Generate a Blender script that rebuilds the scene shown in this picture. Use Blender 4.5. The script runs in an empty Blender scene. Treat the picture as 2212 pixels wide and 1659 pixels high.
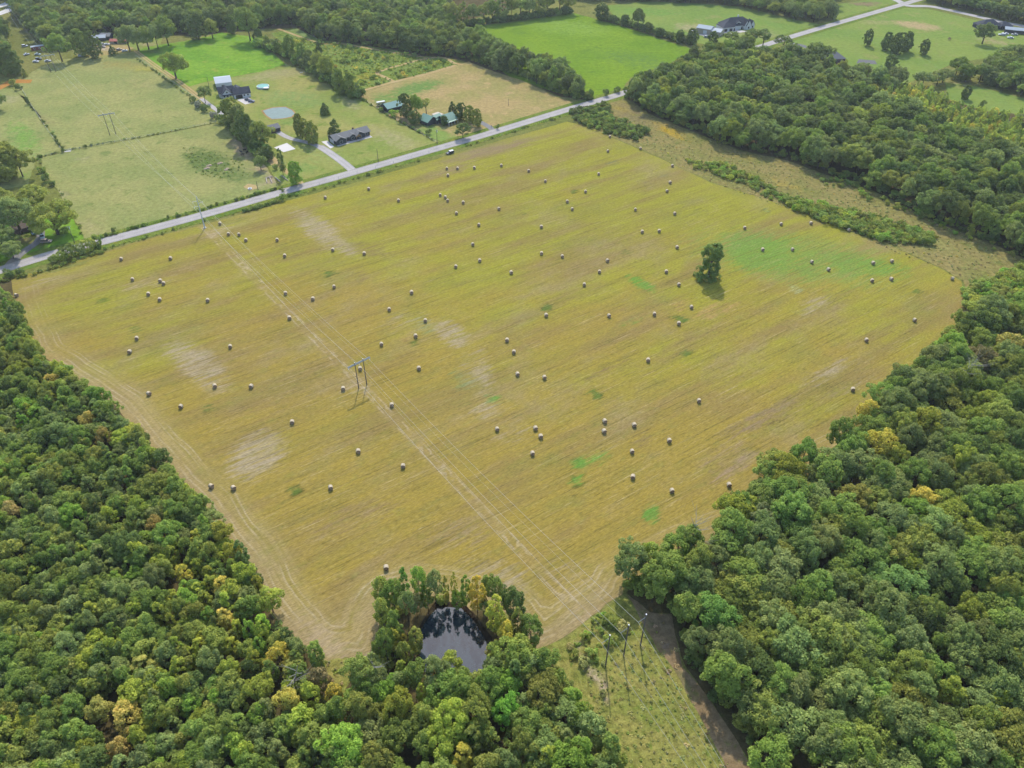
import bpy, bmesh, math, random
import numpy as np
from mathutils import Vector, Matrix
from mathutils.geometry import delaunay_2d_cdt

# ------------------------------------------------------------------ camera, sky, sun
C = bpy.context.scene
COL = C.collection
F, CX, CY, PITCH, H = 1682.7, 1106.0, 829.5, math.radians(39.4), 200.0
SN, CS = math.sin(PITCH), math.cos(PITCH)
SUN_EL = 46.0
cam = bpy.data.cameras.new('camera')
cam.sensor_width = 36.0
cam.lens = 36.0 * F / 2212.0
cam.clip_start, cam.clip_end = 1.0, 9000.0
cam_o = bpy.data.objects.new('camera', cam)
cam_o.location = (0, 0, H)
cam_o.rotation_euler = (math.pi / 2 - PITCH, 0, 0)
COL.objects.link(cam_o)
C.camera = cam_o

w = bpy.data.worlds.new('World')
C.world = w
w.use_nodes = True
sky = w.node_tree.nodes.new('ShaderNodeTexSky')
sky.sky_type = 'NISHITA'
sky.sun_disc = False
sky.sun_elevation = math.radians(SUN_EL)
sky.sun_rotation = 0.0
sky.air_density = 1.0
sky.dust_density = 1.0
bg = w.node_tree.nodes['Background']
bg.inputs[1].default_value = 0.15
w.node_tree.links.new(sky.outputs[0], bg.inputs[0])

sun = bpy.data.lights.new('sun', 'SUN')
sun.energy = 2.0
sun.angle = math.radians(1.2)
sun.color = (1.0, 0.95, 0.86)
sun_o = bpy.data.objects.new('sun', sun)
sun_o.rotation_euler = (-(math.pi / 2 - math.radians(SUN_EL)), 0, 0)   # shines from beyond the road towards the viewer
sun_o.location = (0, 300, 400)
COL.objects.link(sun_o)

C.view_settings.view_transform = 'Standard'
C.view_settings.look = 'None'
C.view_settings.gamma = 1.0
C.view_settings.exposure = 1.3
C.cycles.max_bounces = 5
C.cycles.diffuse_bounces = 4
C.cycles.glossy_bounces = 2
C.cycles.transmission_bounces = 2
C.cycles.transparent_max_bounces = 4
C.cycles.caustics_reflective = False
C.cycles.caustics_refractive = False

ALB = 0.62     # land and paint reflect about this share of the mixing colours below
rnd = random.Random(7)
NP = np.random.RandomState(11)


# ------------------------------------------------------------------ geometry of the site
def G(x, y, z=0.0):
    """a point of the survey picture (2212 wide) set down on the land, or at height z above it"""
    u, v = (x - CX) / F, -(y - CY) / F
    dx, dy, dz = u, CS + v * SN, -SN + v * CS
    t = (z - H) / dz
    return dx * t, dy * t


def GN2(a, z=0.0):
    a = np.asarray(a, float)
    u, v = (a[:, 0] - CX) / F, -(a[:, 1] - CY) / F
    t = (z - H) / (-SN + v * CS)
    return np.stack([u * t, (CS + v * SN) * t], 1)


def PX(p, z=0.0):
    p = np.asarray(p, float)
    dz = z - H
    zc = p[:, 1] * CS - dz * SN
    return np.stack([CX + F * p[:, 0] / zc, CY - F * (p[:, 1] * SN + dz * CS) / zc], 1)


def ppm(y):
    """survey pixels to the metre, and the shrink of a vertical, on the row y"""
    s = ((y - CY) * CS + F * SN) / H
    dep = PITCH + math.atan((y - CY) / F)
    return s, s * math.cos(dep) / math.cos(dep - PITCH)


def pip(P, poly):
    P = np.asarray(P, float)
    x, y = P[:, 0], P[:, 1]
    ins = np.zeros(len(P), bool)
    n = len(poly)
    for i in range(n):
        x0, y0 = poly[i]
        x1, y1 = poly[(i + 1) % n]
        if y0 == y1:
            continue
        c = ((y0 > y) != (y1 > y)) & (x < (x1 - x0) * (y - y0) / (y1 - y0) + x0)
        ins ^= c
    return ins


def segdist(P, pts, closed=False):
    P = np.asarray(P, float)
    best = np.full(len(P), 1e9)
    sgn = np.zeros(len(P))
    n = len(pts)
    for i in range(n if closed else n - 1):
        a = np.array(pts[i]); b = np.array(pts[(i + 1) % n])
        d = b - a
        L2 = max(d @ d, 1e-9)
        t = np.clip(((P - a) @ d) / L2, 0, 1)
        q = a + t[:, None] * d
        r = np.hypot(*(P - q).T)
        s = np.sign(d[0] * (P[:, 1] - a[1]) - d[1] * (P[:, 0] - a[0]))
        m = r < best
        best[m] = r[m]; sgn[m] = s[m]
    return best, sgn


def ragged(poly, step=3.0, amp=0.6, seed=1):
    """walk a land polygon in short steps and let the edge wander a little"""
    r = random.Random(seed)
    out = []
    n = len(poly)
    ph = 0.0
    for i in range(n):
        a, b = np.array(poly[i]), np.array(poly[(i + 1) % n])
        L = np.hypot(*(b - a))
        k = max(1, int(L / step))
        nv = np.array([-(b - a)[1], (b - a)[0]]) / max(L, 1e-6)
        for j in range(k):
            ph = ph * 0.6 + r.uniform(-1, 1) * amp * 0.7
            p = a + (b - a) * j / k + nv * ph
            out.append((p[0], p[1]))
    return out


def smooth_line(pts, step=4.0):
    """Catmull-Rom through land points"""
    P = [np.array(p, float) for p in pts]
    P = [2 * P[0] - P[1]] + P + [2 * P[-1] - P[-2]]
    out = []
    for i in range(1, len(P) - 2):
        p0, p1, p2, p3 = P[i - 1:i + 3]
        k = max(1, int(np.hypot(*(p2 - p1)) / step))
        for j in range(k):
            t = j / k
            out.append(0.5 * ((2 * p1) + (-p0 + p2) * t + (2 * p0 - 5 * p1 + 4 * p2 - p3) * t * t + (-p0 + 3 * p1 - 3 * p2 + p3) * t ** 3))
    out.append(P[-2])
    return out


# ------------------------------------------------------------------ materials
class NT:
    def __init__(s, name):
        s.m = bpy.data.materials.new(name)
        s.m.use_nodes = True
        s.t = s.m.node_tree
        s.t.nodes.clear()
        s.out = s.t.nodes.new('ShaderNodeOutputMaterial')

    def n(s, kind, **kw):
        nd = s.t.nodes.new(kind)
        for k, v in kw.items():
            setattr(nd, k, v)
        return nd

    def put(s, sock, v):
        if hasattr(v, 'links') or isinstance(v, bpy.types.NodeSocket):
            s.t.links.new(v, sock)
        elif v is not None:
            if sock.type == 'RGBA' and len(v) == 3:
                v = (*v, 1)
            sock.default_value = v

    def math(s, op, a, b=None, c=None, clamp=False):
        nd = s.n('ShaderNodeMath', operation=op, use_clamp=clamp)
        for i, v in enumerate((a, b, c)):
            if v is not None:
                s.put(nd.inputs[i], v)
        return nd.outputs[0]

    def mix(s, f, a, b, mode='MIX'):
        nd = s.n('ShaderNodeMix', data_type='RGBA', blend_type=mode)
        s.put(nd.inputs[0], f); s.put(nd.inputs[6], a); s.put(nd.inputs[7], b)
        return nd.outputs[2]

    def pos(s, scale=(1, 1, 1), rotz=0.0, obj=False):
        tc = s.n('ShaderNodeTexCoord')
        v = tc.outputs['Object']
        if rotz:
            r = s.n('ShaderNodeVectorRotate', rotation_type='Z_AXIS')
            s.put(r.inputs['Vector'], v); r.inputs['Angle'].default_value = -rotz
            v = r.outputs[0]
        m = s.n('ShaderNodeVectorMath', operation='MULTIPLY')
        s.put(m.inputs[0], v); m.inputs[1].default_value = scale
        return m.outputs[0]

    def noise(s, vec, scale=1.0, detail=3.0, rough=0.55, dist=0.0):
        nd = s.n('ShaderNodeTexNoise')
        s.put(nd.inputs['Vector'], vec)
        nd.inputs['Scale'].default_value = scale
        nd.inputs['Detail'].default_value = detail
        nd.inputs['Roughness'].default_value = rough
        nd.inputs['Distortion'].default_value = dist
        return nd.outputs['Fac']

    def ramp(s, f, lo, hi, a=0.0, b=1.0):
        nd = s.n('ShaderNodeMapRange', interpolation_type='SMOOTHSTEP')
        s.put(nd.inputs[0], f)
        for i, v in enumerate((lo, hi, a, b)):
            nd.inputs[1 + i].default_value = v
        return nd.outputs[0]

    def attr(s, name, kind='GEOMETRY'):
        nd = s.n('ShaderNodeAttribute', attribute_name=name, attribute_type=kind)
        return nd

    def bsdf(s, col, rough=0.9, spec=0.2, metal=0.0, bump=None, bstr=0.3, bdist=0.1):
        b = s.n('ShaderNodeBsdfPrincipled')
        s.put(b.inputs['Base Color'], col)
        s.put(b.inputs['Roughness'], rough)
        b.inputs['Specular IOR Level'].default_value = spec
        b.inputs['Metallic'].default_value = metal
        if bump is not None:
            bp = s.n('ShaderNodeBump')
            bp.inputs['Strength'].default_value = bstr
            bp.inputs['Distance'].default_value = bdist
            s.put(bp.inputs['Height'], bump)
            s.t.links.new(bp.outputs[0], b.inputs['Normal'])
        s.t.links.new(b.outputs[0], s.out.inputs[0])
        return s.m


def plain(name, col, rough=0.7, spec=0.3, metal=0.0, var=0.15, scale=1.5):
    t = NT(name)
    col = tuple(x * ALB for x in col)
    f = t.noise(t.pos(), scale, 4)
    c = t.mix(f, tuple(x * (1 - var) for x in col), tuple(min(1, x * (1 + var)) for x in col))
    return t.bsdf(c, rough, spec, metal)


def sheet_mat(name, a, b, c=None, big=0.02, fine=0.5, grain=0.45, stretch=(1, 1, 1), rot=0.0, cth=(0.56, 0.7)):
    """a patch of land: two blended covers, a third in blotches, fine grain, and the tints of its own patches ('pat')"""
    t = NT(name)
    a, b, c = [None if q is None else (q[0], q[1], q[2] * 0.72) for q in (a, b, c)]
    p = t.pos(stretch, rot)
    f = t.ramp(t.noise(p, big, 5, 0.62), 0.36, 0.64)
    col = t.mix(f, a, b)
    if c is not None:
        f2 = t.ramp(t.noise(p, big * 3.7, 4, 0.6, 0.4), *cth)
        col = t.mix(f2, col, c)
    at = t.attr('pat')
    n3 = t.noise(p, 0.22, 5, 0.68)
    m = t.math('ADD', at.outputs['Alpha'], t.math('MULTIPLY', t.math('SUBTRACT', n3, 0.5), 1.9))
    m = t.math('MULTIPLY', t.ramp(m, 0.15, 0.92), t.ramp(at.outputs['Alpha'], 0.0, 0.12))
    col = t.mix(m, col, at.outputs['Color'])
    g1 = t.noise(p, fine, 4, 0.7)
    g2 = t.noise(p, fine * 4.3, 2, 0.6)
    g = t.math('ADD', t.math('MULTIPLY', g1, 0.65), t.math('MULTIPLY', g2, 0.35))
    k = t.ramp(g, 0.3, 0.7, (1 - grain) * ALB, (1 + grain) * ALB)
    vm = t.n('ShaderNodeVectorMath', operation='SCALE')
    t.put(vm.inputs[0], col); t.put(vm.inputs['Scale'], k)
    return t.bsdf(vm.outputs[0], 1.0, 0.0, bump=g, bstr=0.5, bdist=0.35)


ROW = math.radians(33.6)


def hay_mat():
    t = NT('mown hay stubble')
    R = lambda sx, sy: t.pos((sx, sy, 1), ROW)
    at = t.attr('pat')
    ed = t.attr('edge').outputs['Fac']
    tr = t.attr('track').outputs['Fac']
    gold, lime, brn = (0.358, 0.262, 0.052), (0.332, 0.314, 0.038), (0.285, 0.200, 0.075)
    grn = t.attr('lush').outputs['Fac']
    n0 = t.noise(t.pos((1, 1.6, 1), ROW), 0.016, 5, 0.6)
    f = t.math('ADD', grn, t.math('MULTIPLY', t.math('SUBTRACT', n0, 0.5), 2.2))
    col = t.mix(t.ramp(f, 0.1, 0.9), gold, lime)
    n1 = t.noise(R(0.011, 0.055), 1.0, 5, 0.62)
    col = t.mix(t.ramp(n1, 0.45, 0.66, 0, 0.8), col, brn)
    nb = t.noise(t.pos((0.5, 1, 1), ROW), 0.045, 4, 0.65)
    col = t.mix(t.ramp(nb, 0.52, 0.72, 0, 0.6), col, (0.24, 0.235, 0.055))
    nc = t.noise(t.pos((0.6, 1, 1), ROW + .3), 0.03, 5, 0.7)
    col = t.mix(t.ramp(nc, 0.50, 0.72, 0, 0.6), col, (0.36, 0.275, 0.135))
    # swaths left by the mower, side by side
    sw = t.noise(R(0.006, 0.21), 1.0, 2, 0.5)
    col = t.mix(t.ramp(sw, 0.46, 0.64, 0, 0.36), col, (0.265, 0.215, 0.05))
    # the headland, driven round and round: its lines follow the field edge
    cmb = t.n('ShaderNodeCombineXYZ')
    sep = t.n('ShaderNodeSeparateXYZ'); t.put(sep.inputs[0], t.pos((1, 1, 1), 0.6))
    t.put(cmb.inputs[0], t.math('MULTIPLY', ed, 0.62)); t.put(cmb.inputs[1], t.math('MULTIPLY', sep.outputs[0], 0.02))
    t.put(cmb.inputs[2], t.math('MULTIPLY', sep.outputs[1], 0.02))
    he = t.noise(cmb.outputs[0], 1.0, 5, 0.7)
    head = t.ramp(ed, 7.0, 17.0, 1.0, 0.0)
    nearb = t.ramp(ed, 1.0, 9.0, 1.0, 0.0)
    hcol = t.mix(t.ramp(he, 0.34, 0.66), (0.30, 0.245, 0.07), (0.46, 0.36, 0.17))
    hcol = t.mix(t.math('MULTIPLY', t.attr('dirt').outputs['Fac'], t.math('MULTIPLY', nearb, 0.8)), hcol, (0.42, 0.315, 0.18))
    hm = t.math('MULTIPLY', head, t.attr('dirt').outputs['Fac'])
    col = t.mix(t.math('MULTIPLY', hm, 0.6), col, hcol)
    lane = None
    for dd, ww in ((2.6, .5), (4.5, .5), (8.2, .45), (10.0, .45)):
        l_ = t.ramp(t.math('ABSOLUTE', t.math('SUBTRACT', t.math('ADD', ed, t.math('ADD', t.math('MULTIPLY', n0, 3.0), t.math('MULTIPLY', t.noise(t.pos(), 0.05, 2), 2.6))), dd + 2.8)), .1, ww, 1.0, 0.0)
        lane = l_ if lane is None else t.math('MAXIMUM', lane, l_)
    lane = t.math('MULTIPLY', lane, t.ramp(t.noise(t.pos(), 0.06, 4, 0.6), 0.4, 0.6))
    col = t.mix(t.math('MULTIPLY', t.math('MULTIPLY', lane, t.attr('dirt').outputs['Fac']), .5), col, (0.54, 0.44, 0.26))
    # green regrowth, bare pale ground, weeds
    n3 = t.noise(t.pos((0.13, 1, 1), ROW), 0.5, 6, 0.75)
    m = t.math('ADD', at.outputs['Alpha'], t.math('MULTIPLY', t.math('SUBTRACT', n3, 0.5), 3.2))
    m = t.math('MULTIPLY', t.ramp(m, 0.12, 0.9, 0, 0.88), t.ramp(at.outputs['Alpha'], 0.0, 0.15))
    col = t.mix(m, col, at.outputs['Color'])
    # access ruts under the wires
    rut = t.math('MULTIPLY', t.ramp(tr, 1.2, 4.2, 1.0, 0.0), t.ramp(t.noise(R(0.3, 0.3), 1.0, 4), 0.25, 0.6, 0.35, 0.9))
    col = t.mix(t.math('MULTIPLY', rut, 0.36), col, (0.40, 0.285, 0.135))
    r2 = t.math('ABSOLUTE', t.math('SUBTRACT', tr, 1.5))
    col = t.mix(t.math('MULTIPLY', t.ramp(r2, 0.1, 0.55, 0.6, 0.0), t.ramp(t.noise(R(0.1, 0.1), 1.0, 3), 0.4, 0.6)), col, (0.50, 0.40, 0.24))
    # dark gaps, partly their shade painted in, and bright straw along the rows
    keep = t.math('SUBTRACT', 1.0, t.math('MULTIPLY', head, 0.75))
    s1 = t.noise(R(0.035, 1.15), 1.0, 3, 0.6)
    col = t.mix(t.math('MULTIPLY', t.ramp(s1, 0.54, 0.66, 0, 0.5), keep), col, (0.135, 0.105, 0.028))
    s2 = t.noise(R(0.035, 0.9), 1.3, 4, 0.64)
    col = t.mix(t.math('MULTIPLY', t.ramp(s2, 0.57, 0.70, 0, 0.5), keep), col, (0.56, 0.44, 0.215))
    s4 = t.noise(R(0.03, 0.35), 2.1, 5, 0.7)
    col = t.mix(t.math('MULTIPLY', t.ramp(s4, 0.36, 0.48, 0.25, 0.0), keep), col, (0.20, 0.155, 0.04))
    s5 = t.noise(R(0.11, 1.0), 1.5, 3, 0.6)
    col = t.mix(t.math('MULTIPLY', t.ramp(s5, 0.58, 0.70, 0, 0.6), keep), col, (0.150, 0.125, 0.035))
    s6 = t.noise(R(0.09, 0.8), 1.9, 3, 0.6)
    col = t.mix(t.math('MULTIPLY', t.ramp(s6, 0.60, 0.72, 0, 0.38), keep), col, (0.50, 0.41, 0.19))
    s7 = t.noise(R(0.16, 0.32), 1.0, 4, 0.65)
    col = t.mix(t.ramp(s7, 0.52, 0.70, 0, 0.4), col, (0.255, 0.24, 0.055))
    g = t.noise(R(0.5, 2.0), 1.2, 4, 0.7)
    k = t.ramp(g, 0.3, 0.7, 0.74 * ALB, 1.26 * ALB)
    vm = t.n('ShaderNodeVectorMath', operation='SCALE')
    t.put(vm.inputs[0], col); t.put(vm.inputs['Scale'], k)
    hgt = t.math('SUBTRACT', g, s1)
    return t.bsdf(vm.outputs[0], 1.0, 0.0, bump=hgt, bstr=0.35, bdist=0.25)


def leaf_mat():
    """foliage: each tree carries its own 'tint', each spray of leaves a little of its own ('lv')"""
    t = NT('foliage')
    ti = t.attr('tint', 'INSTANCER').outputs['Color']
    lv = t.attr('lv').outputs['Fac']
    k = t.ramp(lv, 0.0, 1.0, 1.75, 3.25)
    vm = t.n('ShaderNodeVectorMath', operation='SCALE')
    t.put(vm.inputs[0], ti); t.put(vm.inputs['Scale'], k)
    hs = t.n('ShaderNodeHueSaturation')
    t.put(hs.inputs['Color'], vm.outputs[0])
    t.put(hs.inputs['Hue'], t.ramp(lv, 0, 1, 0.513, 0.487))
    hs.inputs['Saturation'].default_value = 0.92
    d = t.n('ShaderNodeBsdfDiffuse'); tr = t.n('ShaderNodeBsdfTranslucent')
    t.put(d.inputs[0], hs.outputs[0])
    y = t.mix(0.3, hs.outputs[0], (0.13, 0.14, 0.02))
    t.put(tr.inputs[0], y)
    mx = t.n('ShaderNodeMixShader'); mx.inputs[0].default_value = 0.5
    t.t.links.new(d.outputs[0], mx.inputs[1]); t.t.links.new(tr.outputs[0], mx.inputs[2])
    t.t.links.new(mx.outputs[0], t.out.inputs[0])
    return t.m


def water_mat(name, col, rough=0.06, spec=0.5):
    t = NT(name)
    n = t.noise(t.pos(), 0.35, 4)
    n2 = t.noise(t.pos(), 2.2, 3)
    c = t.mix(t.ramp(n, 0.35, 0.65), tuple(x * 0.92 for x in col), tuple(x * 1.08 for x in col))
    return t.bsdf(c, rough, spec, bump=n2, bstr=0.04, bdist=0.05)


def road_mat(name, a, b, tone=0.5):
    t = NT(name)
    e = t.attr('across').outputs['Fac']            # -1 .. 1 across the carriageway
    n = t.noise(t.pos(), 0.12, 5, 0.6)
    col = t.mix(t.ramp(n, 0.35, 0.65), a, b)
    ab = t.math('ABSOLUTE', e)
    wheel = t.ramp(t.math('ABSOLUTE', t.math('SUBTRACT', ab, 0.48)), 0.05, 0.26, 1.0, 0.0)
    col = t.mix(t.math('MULTIPLY', wheel, 0.35), col, tuple(x * 1.22 for x in b))
    nz = t.noise(t.pos(), 0.5, 4)
    sh = t.ramp(t.math('ADD', ab, t.math('MULTIPLY', nz, 0.3)), 1.0, 1.18)
    col = t.mix(t.math('MULTIPLY', sh, 0.7), col, (0.25, 0.22, 0.13))
    g = t.noise(t.pos(), 1.7, 3)
    k = t.ramp(g, 0.3, 0.7, 0.86 * ALB, 1.14 * ALB)
    vm = t.n('ShaderNodeVectorMath', operation='SCALE')
    t.put(vm.inputs[0], col); t.put(vm.inputs['Scale'], k)
    return t.bsdf(vm.outputs[0], 0.95, 0.1)


M = {}
M['leaf'] = leaf_mat()
M['bark'] = plain('grey brown bark', (0.13, 0.10, 0.075), 0.95, 0.1, var=0.35, scale=2)
M['deadwood'] = plain('bleached dead wood', (0.36, 0.33, 0.29), 0.9, 0.1, var=0.25, scale=2)
M['pole'] = plain('weathered treated pole', (0.16, 0.13, 0.115), 0.85, 0.2, var=0.25)
M['steel'] = plain('galvanised steel', (0.62, 0.66, 0.66), 0.6, 0.3, 0.1, 0.08)
M['timber'] = plain('grey weathered timber', (0.36, 0.40, 0.41), 0.8, 0.2, var=0.12)
M['cap'] = plain('white pole cap', (0.8, 0.8, 0.78), 0.5)
M['wire'] = plain('aluminium conductor', (0.62, 0.60, 0.52), 0.55, 0.4, 0.2, 0.05)
M['glass'] = plain('dark window glass', (0.03, 0.04, 0.05), 0.08, 0.6, var=0.2)
M['white'] = plain('white boards', (0.78, 0.78, 0.76), 0.6, 0.3, var=0.06)
M['whitemetal'] = plain('white ribbed metal', (0.50, 0.54, 0.57), 0.7, 0.15, 0.0, 0.06)
M['navy'] = plain('dark slate shingles', (0.035, 0.045, 0.065), 0.85, 0.2, var=0.3, scale=1.2)
M['grey_shingle'] = plain('grey shingles', (0.24, 0.235, 0.225), 0.9, 0.15, var=0.2, scale=1.3)
M['darkwall'] = plain('dark charcoal siding', (0.05, 0.058, 0.068), 0.7, 0.3, var=0.2)
M['brick'] = plain('brown brick', (0.20, 0.13, 0.10), 0.9, 0.1, var=0.3, scale=3)
M['cedar'] = plain('varnished cedar', (0.36, 0.20, 0.09), 0.6, 0.3)
M['greenroof'] = plain('green metal roof', (0.16, 0.32, 0.235), 0.5, 0.4, 0.1, 0.15)
M['paleroof'] = plain('pale green metal roof', (0.27, 0.42, 0.37), 0.8, 0.1, 0.0, 0.1)
M['bluegrey'] = plain('blue grey metal roof', (0.38, 0.44, 0.48), 0.7, 0.15, 0.0, 0.1)
M['tan'] = plain('tan metal siding', (0.50, 0.42, 0.31), 0.6, 0.3, var=0.08)
M['brownroof'] = plain('brown shingles', (0.20, 0.155, 0.125), 0.9, 0.1, var=0.25)
M['redroof'] = plain('rusty red roof', (0.48, 0.14, 0.09), 0.7, 0.2, var=0.3)
M['concrete'] = plain('pale concrete', (0.66, 0.60, 0.54), 0.9, 0.15, var=0.08, scale=0.4)
M['whitepad'] = plain('bright new concrete', (0.78, 0.73, 0.68), 0.9, 0.15, var=0.05, scale=0.3)
M['tarmac'] = plain('grey asphalt pad', (0.17, 0.165, 0.165), 0.95, 0.1, var=0.12, scale=0.3)
M['rubber'] = plain('black rubber', (0.02, 0.02, 0.02), 0.8)
M['carpaint_ice'] = plain('pale blue car paint', (0.45, 0.62, 0.66), 0.25, 0.5, var=0.04)
M['carpaint_teal'] = plain('teal car paint', (0.10, 0.22, 0.25), 0.25, 0.5, var=0.04)
M['carpaint_white'] = plain('white car paint', (0.8, 0.8, 0.8), 0.25, 0.5, var=0.03)
M['carpaint_blue'] = plain('dark blue car paint', (0.02, 0.03, 0.10), 0.2, 0.5, var=0.05)
M['carpaint_black'] = plain('charcoal car paint', (0.03, 0.035, 0.04), 0.2, 0.5, var=0.05)
M['carpaint_tan'] = plain('faded tan paint', (0.55, 0.42, 0.33), 0.5, 0.3, var=0.08)
M['carpaint_red'] = plain('dull red paint', (0.30, 0.06, 0.05), 0.5, 0.3, var=0.15)
M['yellow'] = plain('cream yellow panels', (0.75, 0.62, 0.25), 0.5)
M['poolwater'] = water_mat('turquoise pool water', (0.13, 0.31, 0.25), 0.4, 0.08)
M['pondwater'] = water_mat('still black pond water', (0.012, 0.022, 0.030), 0.03, 0.7)
M['farmpond'] = water_mat('milky green pond water', (0.12, 0.165, 0.14), 0.4, 0.08)
M['cow'] = plain('black hide', (0.012, 0.011, 0.011), 0.7)
M['log'] = plain('bleached logs and boards', (0.5, 0.42, 0.35), 0.9, var=0.2)
M['soil'] = plain('raw pale soil', (0.58, 0.43, 0.30), 1.0, 0.0, var=0.2, scale=0.5)
M['rust'] = plain('rusty iron', (0.16, 0.09, 0.06), 0.8, var=0.3)
M['door'] = plain('dark panelled door', (0.035, 0.035, 0.04), 0.5, 0.3)


def bale_mat():
    t = NT('rolled hay')
    p = t.n('ShaderNodeTexCoord').outputs['Object']
    sep = t.n('ShaderNodeSeparateXYZ'); t.put(sep.inputs[0], p)
    r = t.math('SQRT', t.math('ADD', t.math('POWER', sep.outputs[0], 2), t.math('POWER', sep.outputs[2], 2)))
    rings = t.math('SINE', t.math('MULTIPLY', r, 40))
    n = t.noise(p, 5, 3)
    endf = t.ramp(t.math('ABSOLUTE', sep.outputs[1]), 0.60, 0.63)
    side = t.mix(n, (0.35, 0.285, 0.185), (0.49, 0.41, 0.285))
    end = t.mix(t.math('MULTIPLY', t.math('ADD', rings, t.math('MULTIPLY', n, 2)), 0.4), (0.22, 0.15, 0.095), (0.33, 0.235, 0.155))
    return t.bsdf(t.mix(endf, side, end), 0.95, 0.05, bump=n, bstr=0.6, bdist=0.05)


M['bale'] = bale_mat()


# ------------------------------------------------------------------ object helpers
def link(o):
    COL.objects.link(o)
    return o


def tag(o, label=None, cat=None, group=None, kind=None):
    if label: o['label'] = label
    if cat: o['category'] = cat
    if group: o['group'] = group
    if kind: o['kind'] = kind
    return o


def empty(name, loc, rz=0.0, label=None, cat=None, group=None):
    o = bpy.data.objects.new(name, None)
    o.empty_display_size = 0.5
    o.location = loc
    o.rotation_euler = (0, 0, rz)
    link(o)
    return tag(o, label, cat, group)


class MB:
    """collects boxes, tubes and faces and links them as one mesh"""
    def __init__(s):
        s.v, s.f, s.mi = [], [], []
        s.k = 0

    def add(s, vs, fs):
        o = len(s.v)
        s.v += [tuple(map(float, p)) for p in vs]
        for f in fs:
            s.f.append([i + o for i in f]); s.mi.append(s.k)
        return s

    def box(s, x0, x1, y0, y1, z0, z1):
        return s.add([(x0, y0, z0), (x1, y0, z0), (x1, y1, z0), (x0, y1, z0), (x0, y0, z1), (x1, y0, z1), (x1, y1, z1), (x0, y1, z1)],
                     [(3, 2, 1, 0), (4, 5, 6, 7), (0, 1, 5, 4), (1, 2, 6, 5), (2, 3, 7, 6), (3, 0, 4, 7)])

    def tube(s, a, b, r0, r1=None, n=7):
        a, b = Vector(a), Vector(b)
        r1 = r0 if r1 is None else r1
        d = (b - a).normalized()
        u = d.orthogonal().normalized(); v = d.cross(u)
        vs = []
        for p, r in ((a, r0), (b, r1)):
            for i in range(n):
                t = 2 * math.pi * i / n
                vs.append(p + (u * math.cos(t) + v * math.sin(t)) * r)
        fs = [(i, (i + 1) % n, n + (i + 1) % n, n + i) for i in range(n)]
        fs += [tuple(range(n))[::-1], tuple(range(n, 2 * n))]
        return s.add(vs, fs)

    def path(s, pts, rads, n=5):
        for i in range(len(pts) - 1):
            s.tube(pts[i], pts[i + 1], rads[i], rads[i + 1], n)
        return s

    def extrude_x(s, prof, x0, x1):
        """profile of (y, z) points swept along x"""
        n = len(prof)
        vs = [(x0, y, z) for y, z in prof] + [(x1, y, z) for y, z in prof]
        fs = [(i, (i + 1) % n, n + (i + 1) % n, n + i) for i in range(n)] + [tuple(range(n))[::-1], tuple(range(n, 2 * n))]
        return s.add(vs, fs)

    def extrude_y(s, prof, y0, y1):
        n = len(prof)
        vs = [(x, y0, z) for x, z in prof] + [(x, y1, z) for x, z in prof]
        fs = [(i, (i + 1) % n, n + (i + 1) % n, n + i) for i in range(n)] + [tuple(range(n))[::-1], tuple(range(n, 2 * n))]
        return s.add(vs, fs)

    def mesh(s, name, mats):
        m = bpy.data.meshes.new(name)
        m.from_pydata(s.v, [], s.f)
        for x in (mats if isinstance(mats, (list, tuple)) else [mats]):
            m.materials.append(x)
        if s.k:
            m.polygons.foreach_set('material_index', s.mi)
        bm = bmesh.new(); bm.from_mesh(m)
        bmesh.ops.recalc_face_normals(bm, faces=bm.faces)
        bm.to_mesh(m); bm.free()
        return m

    def build(s, name, mat, parent=None, label=None):
        o = link(bpy.data.objects.new(name, s.mesh(name, mat)))
        if parent is not None:
            o.parent = parent
        if label:
            o['label'] = label
        return o


def B(*a):
    return MB().box(*a)


# ------------------------------------------------------------------ land cover
PATCH = []   # (x, y, rx, ry, tilt, colour, strength) in survey pixels


def paint(px, which):
    col = np.zeros((len(px), 3)); al = np.zeros(len(px)); ws = np.zeros(len(px)) + 1e-9
    for x, y, rx, ry, tilt, c, s in which:
        a = math.radians(tilt)
        dx, dy = px[:, 0] - x, px[:, 1] - y
        u = (dx * math.cos(a) + dy * math.sin(a)) / rx
        v = (-dx * math.sin(a) + dy * math.cos(a)) / ry
        g = s * np.clip(1.15 - (u * u + v * v), 0, 1)
        col += g[:, None] * np.array(c); ws += g
        al = np.maximum(al, g)
    return np.concatenate([col / ws[:, None], al[:, None]], 1)


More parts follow.
